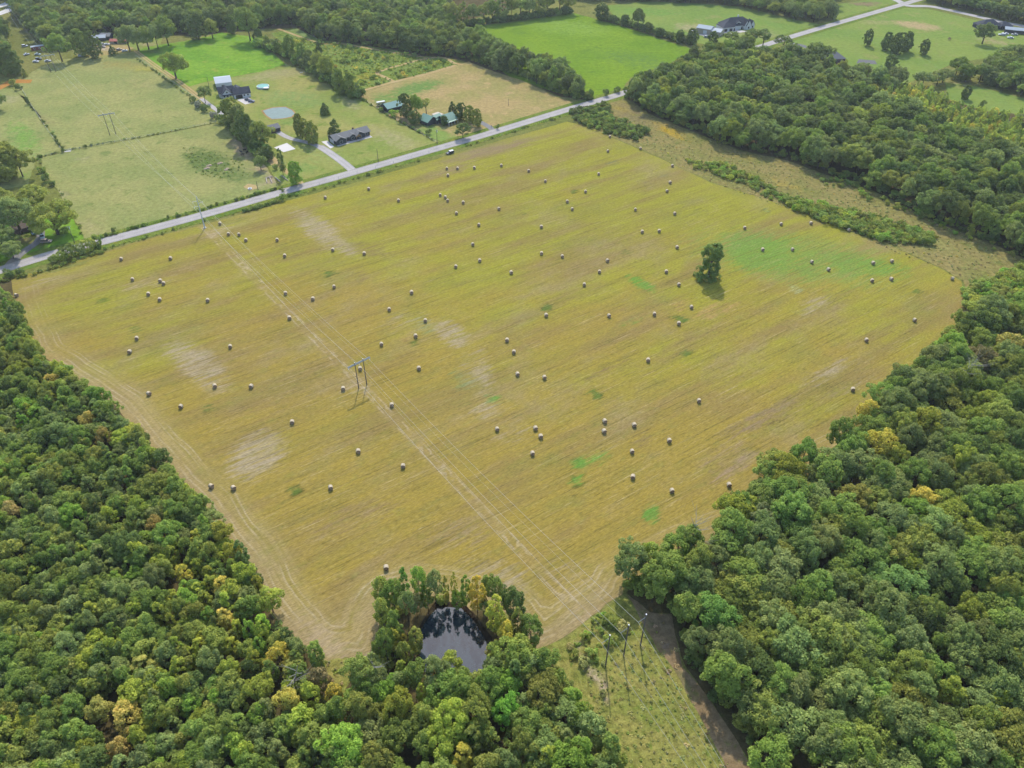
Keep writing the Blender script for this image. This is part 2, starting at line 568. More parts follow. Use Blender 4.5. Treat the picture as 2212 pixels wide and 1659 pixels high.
def land(name, poly, z, mat, spacing=0, patches=(), extra=None, label=None, rag=0.6, seed=1, kind='structure', holes=()):
    """one sheet of land: outline in metres, optional inner grid carrying its patches"""
    P = ragged(poly, 3.0, rag, seed) if rag else [tuple(p) for p in poly]
    m = bpy.data.meshes.new(name)
    if spacing:
        A = np.array(P)
        gx = np.arange(A[:, 0].min(), A[:, 0].max(), spacing)
        gy = np.arange(A[:, 1].min(), A[:, 1].max(), spacing)
        g = np.stack(np.meshgrid(gx, gy), -1).reshape(-1, 2)
        g = g + NP.uniform(-0.3, 0.3, g.shape) * spacing
        g = g[pip(g, P)]
        d, _ = segdist(g, P, True)
        g = g[d > spacing * 0.35]
        n = len(P)
        vin = [Vector(p) for p in P] + [Vector(p) for p in g]
        r = delaunay_2d_cdt(vin, [], [list(range(n))], 1, 1e-5)
        V, Fc = np.array([tuple(p) for p in r[0]]), r[2]
        m.from_pydata([(p[0], p[1], 0) for p in V], [], Fc)
        pxy = PX(V)
        a = m.attributes.new('pat', 'FLOAT_COLOR', 'POINT')
        a.data.foreach_set('color', paint(pxy, patches).astype('f').ravel())
        for k, v in (extra(V, pxy) if extra else {}).items():
            a = m.attributes.new(k, 'FLOAT', 'POINT')
            a.data.foreach_set('value', v.astype('f'))
    else:
        m.from_pydata([(p[0], p[1], 0) for p in P], [], [list(range(len(P)))])
    if not spacing:
        m.attributes.new('pat', 'FLOAT_COLOR', 'POINT').data.foreach_set('color', np.zeros(len(m.vertices) * 4, 'f'))
    m.materials.append(mat)
    bm = bmesh.new(); bm.from_mesh(m)
    bmesh.ops.recalc_face_normals(bm, faces=bm.faces)
    if bm.faces and sum(f.normal.z for f in bm.faces) < 0:
        bmesh.ops.reverse_faces(bm, faces=bm.faces)
    bm.to_mesh(m); bm.free()
    o = link(bpy.data.objects.new(name, m))
    o.location.z = z
    tag(o, label, None, None, kind)
    return o


def strip(name, pts, width, z, mat, label, step=4.0, cross=6):
    """road, drive or path: swept along a smooth line, with its crosswise position stored"""
    L = smooth_line(pts, step)
    n = len(L)
    wf = width if callable(width) else (lambda t: width)
    vs, fs, ac = [], [], []
    for i, p in enumerate(L):
        d = L[min(i + 1, n - 1)] - L[max(i - 1, 0)]
        d = d / np.hypot(*d)
        nv = np.array([-d[1], d[0]])
        for j in range(cross + 1):
            e = -1 + 2 * j / cross
            q = p + nv * e * wf(i / (n - 1)) / 2
            vs.append((q[0], q[1], 0)); ac.append(e)
    for i in range(n - 1):
        for j in range(cross):
            a = i * (cross + 1) + j
            fs.append((a, a + cross + 1, a + cross + 2, a + 1))
    m = bpy.data.meshes.new(name)
    m.from_pydata(vs, [], fs)
    m.materials.append(mat)
    m.attributes.new('pat', 'FLOAT_COLOR', 'POINT').data.foreach_set('color', np.zeros(len(m.vertices) * 4, 'f'))
    at = m.attributes.new('across', 'FLOAT', 'POINT')
    at.data.foreach_set('value', np.array(ac, 'f'))
    m.update()
    if m.polygons[0].normal.z < 0:
        m.flip_normals()
    o = link(bpy.data.objects.new(name, m))
    o.location.z = z
    return tag(o, label, None, None, 'structure')


def D(*pts, z=0.0):
    return [G(p[0], p[1], p[2] if len(p) > 2 else z) for p in pts]


GREEN, DKGR, PALE, BRN, TANC, ORNG = (0.13, 0.30, 0.045), (0.10, 0.17, 0.03), (0.42, 0.335, 0.21), (0.25, 0.175, 0.075), (0.44, 0.335, 0.19), (0.46, 0.29, 0.11)

# the base land, one sheet to the horizon
M['ground'] = sheet_mat('rough country grass', (0.17, 0.19, 0.06), (0.24, 0.23, 0.09), (0.12, 0.13, 0.045), 0.01, 0.4, 0.4)
land('ground', [(-6000, -1500), (6000, -1500), (6000, 8000), (-6000, 8000)], 0.0, M['ground'], rag=0)

ROAD = D((-90, 614), (0, 584), (110, 550), (233, 519), (443, 463), (617, 413), (737, 380), (1014, 301), (1071, 284), (1237, 233.5), (1347, 201), (1530, 140), (1701, 82), (1948, 10), (2010, -8))

HAY = D((22, 600), (100, 583), (205, 550), (330, 513), (480, 474), (615, 436), (760, 397), (1000, 327), (1130, 290), (1225, 263), (1262, 270), (1330, 300), (1440, 348), (1530, 392), (1700, 446),
        (1830, 497), (1960, 548), (2040, 583), (2078, 608), (2082, 632), (2108, 665), (2075, 715), (2045, 765), (1985, 815), (1925, 885), (1905, 930), (1850, 965), (1760, 1010), (1690, 1070),
        (1640, 1110), (1590, 1150), (1480, 1190), (1405, 1230), (1350, 1262), (1345, 1285), (1280, 1330), (1215, 1382), (1165, 1400), (1130, 1385), (1100, 1330), (1080, 1312), (1040, 1315), (1000, 1318),
        (960, 1290), (900, 1285), (845, 1300), (822, 1330), (812, 1390), (790, 1425), (745, 1418), (715, 1440), (690, 1425), (640, 1390), (600, 1340), (560, 1280), (520, 1200), (470, 1140), (440, 1090),
        (390, 1040), (330, 970), (255, 880), (190, 835), (120, 790), (80, 765), (50, 700), (30, 640))
LINE = D((1347, 1417), (783, 834.5), (443, 492.7), (244, 291), (115, 156))   # power line on the land
HAYP = [
    (1640, 545, 95, 46, 10, GREEN, 1.1), (1850, 572, 130, 28, 8, GREEN, .85), (1715, 580, 60, 18, 8, GREEN, .6), (1690, 520, 60, 10, -10, GREEN, .5), (1720, 558, 260, 65, 8, (0.24, 0.31, 0.06), .75),
    (1385, 612, 42, 14, 25, GREEN, .75), (1255, 1003, 22, 18, 0, GREEN, .85), (1245, 1040, 22, 14, -15, GREEN, .9), (1290, 990, 40, 20, -20, GREEN, .5), (1408, 1112, 26, 24, -20, GREEN, .95),
    (1065, 862, 22, 14, 0, GREEN, .7), (1000, 825, 40, 26, 30, (0.2, 0.26, 0.09), .6), (915, 705, 30, 24, 30, (0.2, 0.26, 0.08), .5), (1370, 690, 40, 10, -22, GREEN, .5), (1470, 690, 26, 9, 10, DKGR, .8),
    (1180, 665, 17, 9, -25, DKGR, 1), (1287, 852, 21, 12, 30, DKGR, 1), (894, 741, 13, 8, 0, DKGR, .9), (639, 1058, 16, 13, 10, DKGR, .9), (1480, 762, 16, 11, 0, DKGR, .8), (1137, 464, 8, 4, 0, DKGR, .9),
    (713, 590, 22, 7, -8, DKGR, .9), (1240, 414, 12, 4, -10, DKGR, .8), (224, 649, 20, 8, 0, DKGR, .6), (450, 880, 22, 10, 0, DKGR, .55), (290, 713, 22, 10, 0, DKGR, .5), (890, 558, 12, 6, 0, DKGR, .7), (1355, 545, 14, 6, 0, DKGR, .7),
    (1655, 455, 12, 5, 0, (0.25, .32, .1), .8), (1718, 626, 18, 11, 0, (0.4, .42, .2), .7), (1980, 632, 15, 6, 0, DKGR, .7), (1430, 380, 26, 6, -10, (0.2, .2, .08), .5), (1325, 352, 22, 5, -10, (0.2, .2, .08), .6),
    (690, 497, 55, 22, 35, PALE, .8), (745, 535, 30, 14, 30, PALE, .7), (425, 785, 62, 30, 30, PALE, .75), (460, 830, 30, 20, 20, PALE, .6), (555, 985, 55, 38, -30, PALE, .9), (590, 965, 30, 14, -20, PALE, .6),
    (880, 700, 45, 22, -5, PALE, .4), (975, 720, 34, 22, 30, PALE, .8), (1030, 800, 30, 42, -10, PALE, .5), (1050, 885, 30, 16, 0, PALE, .55), (1105, 935, 40, 20, -20, PALE, .35), (1760, 660, 30, 16, -20, PALE, .55),
    (1790, 805, 55, 14, -25, PALE, .6), (1860, 830, 30, 10, -30, PALE, .4), (1390, 955, 30, 24, 0, BRN, .5), (1640, 905, 110, 22, -25, (0.29, .205, .11), .7), (1560, 980, 60, 18, -28, (0.33, .235, .135), .6), (1800, 850, 40, 10, -25, (0.33, .235, .135), .5),
    (1060, 325, 130, 14, -14, (0.29, .205, .11), .75), (960, 372, 90, 12, -14, (0.29, .21, .105), .6), (1310, 800, 60, 12, -25, BRN, .55), (1545, 670, 60, 26, -15, ORNG, .45), (1480, 660, 30, 20, 0, ORNG, .4), (880, 725, 30, 12, -20, ORNG, .45),
    (770, 600, 30, 30, 0, BRN, .3), (800, 540, 60, 22, 10, BRN, .5), (770, 1120, 130, 40, -20, (0.30, .21, .09), .45), (1000, 1150, 90, 50, -20, (0.33, .24, .12), .45), (1075, 1250, 70, 40, 20, PALE, .5), (1240, 1240, 60, 40, 30, TANC, .4),
    (640, 480, 40, 5, -15, (0.23, .22, .07), .6), (500, 480, 60, 5, -15, (0.2, .21, .06), .6), (150, 575, 90, 6, -17, (0.19, .22, .06), .7), (780, 395, 130, 6, -15, (0.23, .24, .06), .6), (1040, 315, 90, 5, -16, (0.22, .24, .06), .6),
    (470, 500, 45, 14, -15, TANC, .5), (770, 838, 40, 16, -10, TANC, .55), (330, 610, 90, 14, -12, TANC, .3), (700, 1380, 90, 36, 45, TANC, .6), (800, 1405, 12, 28, 15, (0.62, .46, .31), .9), (1340, 1300, 40, 20, -20, TANC, .6),
    (1940, 640, 60, 20, 20, (0.33, .3, .07), .4), (100, 610, 70, 12, -15, TANC, .4), (1600, 1000, 90, 22, -32, (0.36, .255, .15), .6),
]
HAYP = [(q[0], q[1], q[2] * 1.5, q[3] * 1.4, q[4], q[5], q[6] * .84) if q[5] is PALE else q for q in HAYP]
M['hay'] = hay_mat()


def hay_extra(V, pxy):
    d, _ = segdist(V, HAY, True)
    roadside = np.clip((segdist(V, ROAD)[0] - 14) / 14, 0, 1)
    tk, _ = segdist(V, LINE)
    x, y = pxy[:, 0], pxy[:, 1]
    lush = 0.52 - (y - 560) / 900 + np.exp(-((x - 1500) / 500) ** 2 - ((y - 420) / 190) ** 2) * 0.35 - np.exp(-((x - 600) / 330) ** 2 - ((y - 860) / 220) ** 2) * .12
    lush += 0.25 * np.exp(-((x - 200) / 190) ** 2 - ((y - 720) / 150) ** 2) + .2 * np.clip((x - 1500) / 500, 0, 1)
    dirt = roadside * np.clip((y - 560) / 260, 0.25, 1) * np.where(x > 1300, np.clip((y - 700) / 300, .25, 1) * .6, 1)
    return {'edge': d, 'track': tk, 'lush': np.clip(lush, -0.3, 1.2), 'dirt': dirt}


land('hay_field', HAY, 0.05, M['hay'], 2.6, HAYP, hay_extra, 'mown hay field of golden and lime stubble rows')

# pastures, lawns and meadows beyond the road
M['pasture'] = sheet_mat('grazed pasture', (0.268, 0.292, 0.125), (0.345, 0.33, 0.155), (0.215, 0.25, 0.10), 0.03, 0.45, 0.26)
M['lawnB'] = sheet_mat('vivid lawn', (0.15, 0.30, 0.04), (0.215, 0.36, 0.05), (0.28, 0.34, 0.075), 0.035, 0.3, 0.24)
M['yard'] = sheet_mat('dry yard grass', (0.235, 0.29, 0.085), (0.345, 0.32, 0.13), (0.18, 0.25, 0.06), 0.022, 0.35, 0.2)
M['brightfield'] = sheet_mat('bright green hayfield', (0.155, 0.265, 0.028), (0.215, 0.32, 0.035), (0.13, 0.225, 0.036), 0.014, 0.3, 0.2)
M['farfield'] = sheet_mat('soft green field', (0.19, 0.28, 0.075), (0.235, 0.30, 0.085), (0.27, 0.29, 0.11), 0.018, 0.3, 0.18)
M['dryfield'] = sheet_mat('parched hay ground', (0.43, 0.315, 0.18), (0.33, 0.29, 0.13), (0.47, 0.34, 0.21), 0.035, 0.4, 0.24)
M['meadow'] = sheet_mat('weedy meadow', (0.155, 0.225, 0.055), (0.22, 0.265, 0.075), (0.32, 0.29, 0.04), 0.05, 0.35, 0.42, cth=(0.58, 0.66))
M['oldfield'] = sheet_mat('broomsedge old field', (0.235, 0.222, 0.085), (0.30, 0.24, 0.115), (0.17, 0.19, 0.06), 0.045, 0.5, 0.5)
M['verge'] = sheet_mat('roadside verge', (0.13, 0.20, 0.04), (0.20, 0.24, 0.06), (0.26, 0.25, 0.06), 0.06, 0.5, 0.4)
M['rowstrip'] = sheet_mat('brushy grass strip', (0.225, 0.24, 0.07), (0.31, 0.275, 0.10), (0.16, 0.20, 0.05), 0.11, 0.6, 0.5)
M['litter'] = sheet_mat('bare reddish leaf litter', (0.26, 0.18, 0.125), (0.33, 0.24, 0.18), (0.22, 0.21, 0.09), 0.08, 0.6, 0.35)
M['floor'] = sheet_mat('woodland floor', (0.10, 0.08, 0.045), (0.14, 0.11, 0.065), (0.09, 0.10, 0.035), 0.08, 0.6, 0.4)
M['dirt'] = sheet_mat('tan dirt', (0.47, 0.33, 0.19), (0.52, 0.39, 0.25), (0.36, 0.30, 0.14), 0.08, 0.6, 0.15)
M['redclay'] = sheet_mat('red clay', (0.45, 0.20, 0.06), (0.50, 0.25, 0.09), (0.30, 0.22, 0.07), 0.1, 0.6, 0.2)

land('pasture', D((28, 190), (70, 155), (120, 130), (290, 112), (300, 118), (345, 152), (432, 214), (462, 255), (470, 264), (300, 298), (150, 327), (137, 323), (100, 268)), 0.02, M['pasture'], 8,
     [(330, 150, 120, 9, 5, (0.36, .33, .07), .8), (260, 140, 60, 12, 0, (0.30, .25, .08), .7), (80, 260, 40, 30, 30, (0.27, .24, .1), .5), (300, 180, 60, 14, 10, (.36, .32, .12), .5)], None, 'upper pasture', seed=3)
land('pasture', D((82, 342), (137, 329), (300, 300), (465, 267), (500, 282), (545, 330), (575, 360), (610, 412), (560, 424), (430, 462), (300, 500), (180, 516), (150, 450), (112, 395)), 0.02, M['pasture'], 6,
     [(450, 350, 75, 34, 12, (0.14, .19, .05), .85), (500, 375, 60, 24, 10, (0.15, .2, .055), .7), (330, 325, 30, 10, 0, (0.2, .22, .06), .5), (525, 320, 40, 24, 40, (.42, .32, .18), .9), (560, 360, 30, 18, 30, (.42, .32, .18), .8), (590, 385, 28, 16, 20, (.40, .31, .2), .8),
      (560, 402, 50, 10, -10, (.38, .33, .16), .6), (170, 340, 30, 10, 20, (.4, .35, .19), .5), (130, 420, 24, 14, -10, (.42, .36, .2), .6), (190, 490, 30, 24, 20, (.40, .34, .16), .5), (450, 440, 110, 12, -15, (.3, .33, .09), .4)], None, 'lower pasture', seed=4)
land('lawn', D((292, 111), (318, 102), (400, 88), (480, 70), (545, 80), (585, 110), (618, 140), (560, 155), (500, 166), (440, 178), (395, 190), (345, 150)), 0.03, M['lawnB'], 8,
     [(330, 112, 40, 8, 0, (.16, .2, .06), .7), (420, 82, 60, 6, -12, (.4, .34, .12), .6), (580, 125, 20, 16, 45, (.13, .19, .05), .6)], None, 'vivid green upper lawn', seed=5)
land('lawn', D((350, 150), (395, 191), (440, 179), (500, 167), (560, 156), (620, 141), (690, 160), (780, 213), (830, 246), (962, 313), (860, 345), (770, 368), (700, 385), (650, 400), (612, 410), (578, 358), (548, 328), (502, 280), (470, 262), (434, 213)), 0.03, M['yard'], 6,
     [(600, 160, 120, 14, -8, (.35, .31, .13), .7), (700, 330, 90, 30, 20, (.30, .35, .1), .5), (640, 370, 60, 20, -20, (.21, .31, .07), .7), (640, 215, 100, 26, 5, (.22, .30, .08), .6), (850, 300, 90, 24, 20, (.38, .34, .15), .6), (480, 235, 25, 15, 20, (.2, .3, .06), .8), (760, 225, 40, 14, 30, (.38, .34, .16), .6), (630, 262, 40, 14, 0, (.22, .3, .07), .7)],
     None, 'dry yard grass round the farmhouse and ranch house', seed=6)
land('meadow', D((585, 72), (640, 60), (690, 85), (740, 92), (840, 106), (905, 120), (975, 126), (992, 140), (860, 172), (850, 178), (782, 197), (760, 205), (715, 170), (640, 118)), 0.03, M['meadow'], 7,
     [(820, 135, 120, 12, 8, (.15, .2, .05), .5), (700, 100, 60, 10, 15, (.16, .22, .05), .5), (790, 165, 40, 14, -20, (.40, .30, .03), .5), (660, 75, 60, 14, 10, (.2, .27, .08), .7)], None, 'weedy meadow with yellow goldenrod', seed=7)
land('hay_ground', D((783, 199), (856, 178), (986, 142), (1012, 133), (1060, 152), (1130, 175), (1212, 213), (1245, 223), (1200, 243), (1080, 279), (970, 312), (900, 285), (830, 246), (780, 211)), 0.03, M['dryfield'], 6,
     [(900, 190, 75, 16, -12, (.16, .26, .06), .85), (840, 215, 50, 20, 0, (.17, .27, .06), .7), (940, 290, 60, 24, 20, (.23, .32, .07), .9), (1010, 300, 50, 14, -15, (.24, .31, .07), .8), (880, 262, 50, 14, 25, (.26, .2, .11), .6), (1160, 205, 60, 8, 24, (.30, .26, .10), .4)], None, 'parched field behind the green roofed house', seed=8)
land('bright_field', D((985, 60), (1020, 57), (1120, 44), (1232, 26), (1330, 52), (1420, 82), (1500, 108), (1440, 140), (1360, 168), (1343, 198), (1285, 214), (1200, 200), (1100, 165), (1040, 120)), 0.02, M['brightfield'], 9,
     [(1230, 60, 120, 22, 5, (.24, .36, .05), .6), (1380, 130, 120, 24, 10, (.13, .22, .05), .5)], None, 'bright green field behind the tree belt', seed=9)
land('green_field', D((1310, 12), (1400, 3), (1475, 6), (1600, 14), (1700, 38), (1765, 52), (1815, 55), (1700, 84), (1640, 105), (1560, 100), (1500, 92), (1440, 80), (1330, 44)), 0.02, M['farfield'], 9,
     [(1500, 60, 60, 12, 5, (.38, .33, .16), .7), (1640, 75, 60, 14, 5, (.33, .31, .13), .7), (1400, 25, 110, 12, 3, (.17, .29, .05), .7), (1660, 50, 60, 10, 10, (.17, .28, .05), .6)], None, 'green field round the white brick house', seed=10)
land('green_field', D((1705, 86), (1790, 60), (1948, 16), (2010, 20), (2110, 44), (2140, 52), (2212, 66), (2260, 80), (2212, 110), (2050, 140), (2000, 165), (1940, 185), (1880, 160), (1800, 125), (1740, 110)), 0.02, M['farfield'], 9,
     [(1980, 55, 70, 10, 8, (.44, .33, .16), .9), (1890, 48, 50, 8, 0, (.34, .3, .12), .6), (1930, 165, 40, 8, 10, (.40, .33, .2), .8), (2150, 90, 60, 10, 10, (.36, .3, .14), .6)], None, 'broad green field with scattered trees', seed=11)
land('green_field', D((2040, 175), (2100, 185), (2212, 212), (2280, 225), (2240, 250), (2130, 240), (2050, 215)), 0.02, M['farfield'], 9, [(2060, 178, 40, 4, 10, (.3, .2, .11), .7)], None, 'small green field in the right-hand woods', seed=12)
land('pasture', D((1800, 10), (1870, 0), (1945, -4), (1930, 12), (1860, 34), (1800, 50)), 0.02, M['farfield'], 9, [(1870, 8, 50, 6, 0, (.27, .19, .11), .8)], None, 'small field by the far road', seed=13)
land('pasture', D((-60, 190), (25, 192), (60, 215), (100, 270), (134, 324), (80, 340), (60, 400), (-60, 420)), 0.02, M['pasture'], 8,
     [(50, 300, 60, 40, 40, (.19, .32, .06), .7), (20, 215, 40, 14, 0, (.38, .33, .18), .5), (60, 380, 40, 16, 10, (.2, .30, .07), .6)], None, 'left pasture', seed=14)
land('lawn', D((30, 470), (110, 470), (150, 455), (182, 518), (150, 545), (70, 566), (-30, 590), (-60, 560), (-20, 520)), 0.03, M['lawnB'], 5,
     [(60, 520, 60, 20, 10, (.20, .17, .07), .8), (100, 560, 60, 10, -15, (.25, .36, .04), .6), (130, 500, 24, 20, 0, (.2, .22, .06), .6)], None, 'green front lawn by the road', seed=15)
land('lawn', D((262, 96), (300, 84), (352, 80), (346, 100), (300, 109)), 0.025, M['yard'], 5, [(320, 96, 30, 8, 0, (.36, .29, .14), .6)], None, 'sunlit grass behind the farm lane gate', seed=21)
land('bare_soil', D((160, 118), (190, 100), (250, 90), (290, 104), (262, 113), (200, 124)), 0.028, M['dryfield'], 5, [(220, 106, 30, 6, 0, (.5, .4, .3), .6)], None, 'littered bare ground of the junk yard', seed=22)
land('old_field', D((1240, 246), (1300, 222), (1350, 206), (1400, 246), (1475, 276), (1600, 326), (1700, 347), (1770, 372), (1900, 420), (2000, 470), (2100, 510), (2290, 590), (2280, 640), (2140, 660), (2100, 655), (2085, 625), (2080, 607), (2040, 582),
     (1960, 547), (1830, 496), (1700, 445), (1530, 391), (1440, 347), (1330, 299), (1262, 269)), 0.03, M['oldfield'], 6,
     [(1450, 285, 50, 12, 25, (.45, .30, .03), .75), (1340, 235, 30, 8, 15, (.4, .30, .03), .6), (1600, 335, 60, 10, 15, (.45, .31, .05), .5), (1700, 400, 60, 12, 20, (.40, .30, .06), .5), (1370, 250, 60, 24, 25, (.22, .17, .09), .5), (1550, 320, 120, 14, 22, (.2, .2, .06), .4), (2150, 620, 60, 30, 20, (.20, .25, .05), .8), (2000, 520, 90, 22, 20, (.3, .29, .09), .6)],
     None, 'tawny old field between hay and woods', seed=16)
land('brushy_strip', D((1345, 1286), (1400, 1330), (1450, 1400), (1500, 1470), (1560, 1560), (1620, 1650), (1700, 1790), (1640, 1990), (1300, 1990), (1310, 1720), (1285, 1610), (1240, 1525), (1205, 1460), (1180, 1392), (1216, 1384), (1280, 1332)), 0.04, M['rowstrip'], 3,
     [(1300, 1480, 14, 60, -22, (.5, .38, .25), .7), (1262, 1430, 10, 50, -28, (.5, .38, .25), .8), (1290, 1330, 40, 30, 0, (.14, .2, .045), .6), (1480, 1560, 20, 90, -30, (.2, .2, .06), .5)], None, 'brushy grass strip under the power line', seed=17)
land('bare_strip', D((1352, 1282), (1378, 1300), (1404, 1322), (1452, 1326), (1460, 1376), (1476, 1440), (1522, 1494), (1572, 1576), (1612, 1642), (1700, 1790), (1640, 1790), (1560, 1640), (1520, 1560), (1470, 1470), (1420, 1400), (1385, 1340)), 0.06, M['litter'], 3,
     [(1480, 1480, 20, 60, -30, (.2, .19, .07), .6), (1400, 1350, 16, 30, -20, (.2, .19, .07), .6), (1440, 1400, 16, 24, 0, (.4, .32, .23), .4)], None, 'bare reddish soil along the wood edge', seed=18)
land('red_clay', D((-20, 195), (0, 184), (20, 173), (40, 171), (72, 172), (66, 180), (30, 180), (0, 194), (-20, 205)), 0.04, M['redclay'], rag=0.5, seed=19, label='red clay bank')
land('tall_grass', D((700, 1432), (730, 1424), (760, 1428), (748, 1480), (735, 1530), (715, 1500)), 0.06, M['rowstrip'], 3, [], None, 'tall grass gap between the woods', seed=20)
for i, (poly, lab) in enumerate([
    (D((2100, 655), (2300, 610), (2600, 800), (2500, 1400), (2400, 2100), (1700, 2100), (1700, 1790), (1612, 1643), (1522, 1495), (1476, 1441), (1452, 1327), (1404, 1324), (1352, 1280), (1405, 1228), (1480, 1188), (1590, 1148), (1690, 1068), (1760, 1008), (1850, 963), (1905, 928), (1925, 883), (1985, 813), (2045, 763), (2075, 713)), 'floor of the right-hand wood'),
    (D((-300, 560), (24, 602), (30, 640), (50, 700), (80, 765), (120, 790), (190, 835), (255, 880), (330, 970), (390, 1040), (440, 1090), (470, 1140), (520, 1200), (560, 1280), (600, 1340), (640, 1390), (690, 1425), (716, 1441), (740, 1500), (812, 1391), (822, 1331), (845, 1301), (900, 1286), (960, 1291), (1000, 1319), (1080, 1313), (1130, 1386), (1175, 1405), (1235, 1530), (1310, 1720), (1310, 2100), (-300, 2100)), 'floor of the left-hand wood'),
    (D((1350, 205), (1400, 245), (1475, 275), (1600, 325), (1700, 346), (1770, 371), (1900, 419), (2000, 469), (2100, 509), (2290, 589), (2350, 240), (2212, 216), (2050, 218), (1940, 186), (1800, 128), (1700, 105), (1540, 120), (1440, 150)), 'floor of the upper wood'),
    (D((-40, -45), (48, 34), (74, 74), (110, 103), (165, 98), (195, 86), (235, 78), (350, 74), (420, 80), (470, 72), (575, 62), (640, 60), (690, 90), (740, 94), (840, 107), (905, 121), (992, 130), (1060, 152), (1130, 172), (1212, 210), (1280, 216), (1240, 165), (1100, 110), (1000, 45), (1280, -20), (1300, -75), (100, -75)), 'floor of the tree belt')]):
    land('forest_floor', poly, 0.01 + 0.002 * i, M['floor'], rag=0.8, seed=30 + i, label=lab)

# roads, drives and tracks
VERGE_W = 17.0
strip('verge', ROAD, VERGE_W, 0.055, M['verge'], 'green verges along the county road')
M['road'] = road_mat('worn chip seal', (0.40, 0.365, 0.335), (0.47, 0.43, 0.39))
M['darkroad'] = road_mat('grey asphalt', (0.22, 0.215, 0.205), (0.27, 0.26, 0.245))
M['gravel'] = road_mat('pale gravel', (0.42, 0.39, 0.36), (0.50, 0.46, 0.43))
M['highway'] = road_mat('pale concrete highway', (0.62, 0.58, 0.52), (0.70, 0.66, 0.61))
strip('road', ROAD, 8.0, 0.09, M['road'], 'pale two lane county road')
strip('road', D((1850, -30), (1935, 0), (1960, 12), (2010, 14), (2060, 24), (2121, 38), (2170, 49), (2212, 57), (2300, 80)), 8.0, 0.08, M['gravel'], 'pale side road at the far corner')
strip('driveway', D((766, 372), (740, 350), (712, 330), (690, 316)), 5.6, 0.085, M['gravel'], 'grey driveway of the ranch house')
strip('driveway', D((692, 317), (660, 307), (630, 300), (610, 291), (598, 283)), 4.0, 0.08, M['gravel'], 'gravel spur to the dark garage')
strip('driveway', D((1067, 284), (1058, 275), (1046, 268), (1034, 262)), 4.2, 0.08, M['darkroad'], 'grey drive of the green roofed house')
strip('driveway', D((20, 574), (40, 552), (62, 536), (80, 524), (88, 512), (88, 500)), lambda t: 5.5 - 1.5 * t, 0.085, M['darkroad'], 'dark curving drive by the parked trucks')
strip('driveway', D((655, 402), (648, 394), (640, 386), (620, 372), (600, 352), (585, 338)), 3.4, 0.075, M['dirt'], 'dirt farm lane behind the trees')
strip('driveway', D((290, 110), (330, 140), (385, 178), (432, 214)), 1.5, 0.075, M['dirt'], 'left wheel rut of the farm lane')
strip('driveway', D((295.5, 109.5), (336, 139), (391, 177), (438, 213)), 1.5, 0.075, M['dirt'], 'right wheel rut of the farm lane')
strip('driveway', D((434, 212), (452, 226), (466, 236), (478, 246), (488, 262)), 3.6, 0.07, M['gravel'], 'gravel lane by the grey shrubs')
strip('dirt_track', D((783, 196), (815, 187), (855, 176), (920, 160), (985, 141)), 3.6, 0.07, M['dirt'], 'tan track along the meadow edge')
strip('dirt_track', D((852, 177), (830, 166), (815, 157), (860, 142), (925, 126), (960, 125), (980, 136), (1000, 140)), 3.4, 0.075, M['dirt'], 'tan loop track in the meadow')
strip('dirt_track', D((600, 62), (690, 93), (740, 95), (840, 112), (925, 125)), 2.8, 0.07, M['dirt'], 'thin dirt track along the tree belt')
strip('highway', D((-120, 46), (0, 13), (30, 3), (120, -20)), 11.0, 0.07, M['highway'], 'far carriageway of the pale highway')
strip('highway', D((-120, 68), (0, 29), (40, 15), (160, -16)), 11.0, 0.07, M['highway'], 'near carriageway of the pale highway')
strip('driveway', D((1520, 78), (1545, 70), (1580, 66)), 12, 0.075, M['gravel'], 'gravel yard of the white brick house')
strip('driveway', D((1702, 92), (1730, 98), (1748, 104)), 6, 0.075, M['tarmac'], 'asphalt stub by the far road')
land('parking_pad', D((591.8, 319), (619.7, 309), (638.6, 322), (612.7, 329)), 0.10, M['whitepad'], rag=0, label='bright white concrete pad on the lawn')
land('parking_pad', D((694.4, 306.2), (707, 304), (722, 317), (714, 321)), 0.10, M['whitepad'], rag=0, label='pale concrete apron of the ranch house')
land('parking_pad', D((512, 216), (536, 209), (550, 221), (530, 226)), 0.10, M['concrete'], rag=0, label='concrete apron of the white farmhouse')
land('parking_pad', D((1556, 69), (1580, 62), (1614, 68), (1580, 74)), 0.10, M['concrete'], rag=0, label='concrete apron of the white brick house')
land('parking_pad', D((1855, 128), (1890, 131), (1895, 139), (1850, 137)), 0.10, M['tarmac'], rag=0, label='dark asphalt pad by the wood')
land('parking_pad', D((575, 0 + 346), (590, 341), (601, 351), (586, 357)), 0.09, M['dirt'], rag=0.3, label='bare dirt patch by the farm lane')
land('bare_soil', D((525, 404), (536, 397), (552, 400), (556, 407), (540, 412)), 0.09, M['dirt'], rag=0.3, label='pale sandy patch round the feeder')

# ponds
POND = D((944, 1314), (968, 1311), (998, 1314), (1022, 1340), (1048, 1378), (1056, 1416), (1044, 1455), (1010, 1475), (955, 1475), (918, 1450), (906, 1408), (909, 1364), (928, 1334))
land('pond_water', POND, 0.10, M['pondwater'], rag=0.3, seed=51, label='still dark pond ringed by trees')
M['mud'] = sheet_mat('black pond mud', (0.03, 0.02, 0.018), (0.05, 0.04, 0.03), (0.09, 0.085, 0.06), 0.15, 0.6, 0.4)
pm = np.array(POND); pc = pm.mean(0)
land('pond_bank', [tuple(pc + (p - pc) * 1.16) for p in pm], 0.08, M['mud'], rag=0.6, seed=52, label='dark muddy bank of the pond')
FP = D((567.9, 239.5), (590, 233), (615.7, 231.5), (630, 238), (635.6, 245.5), (629.6, 252.4), (610, 256), (587.8, 257.4), (576, 250))
land('pond_water', FP, 0.10, M['farmpond'], rag=0.2, seed=53, label='milky green farm pond on the lawn')
fm = np.array(FP); fc = fm.mean(0)
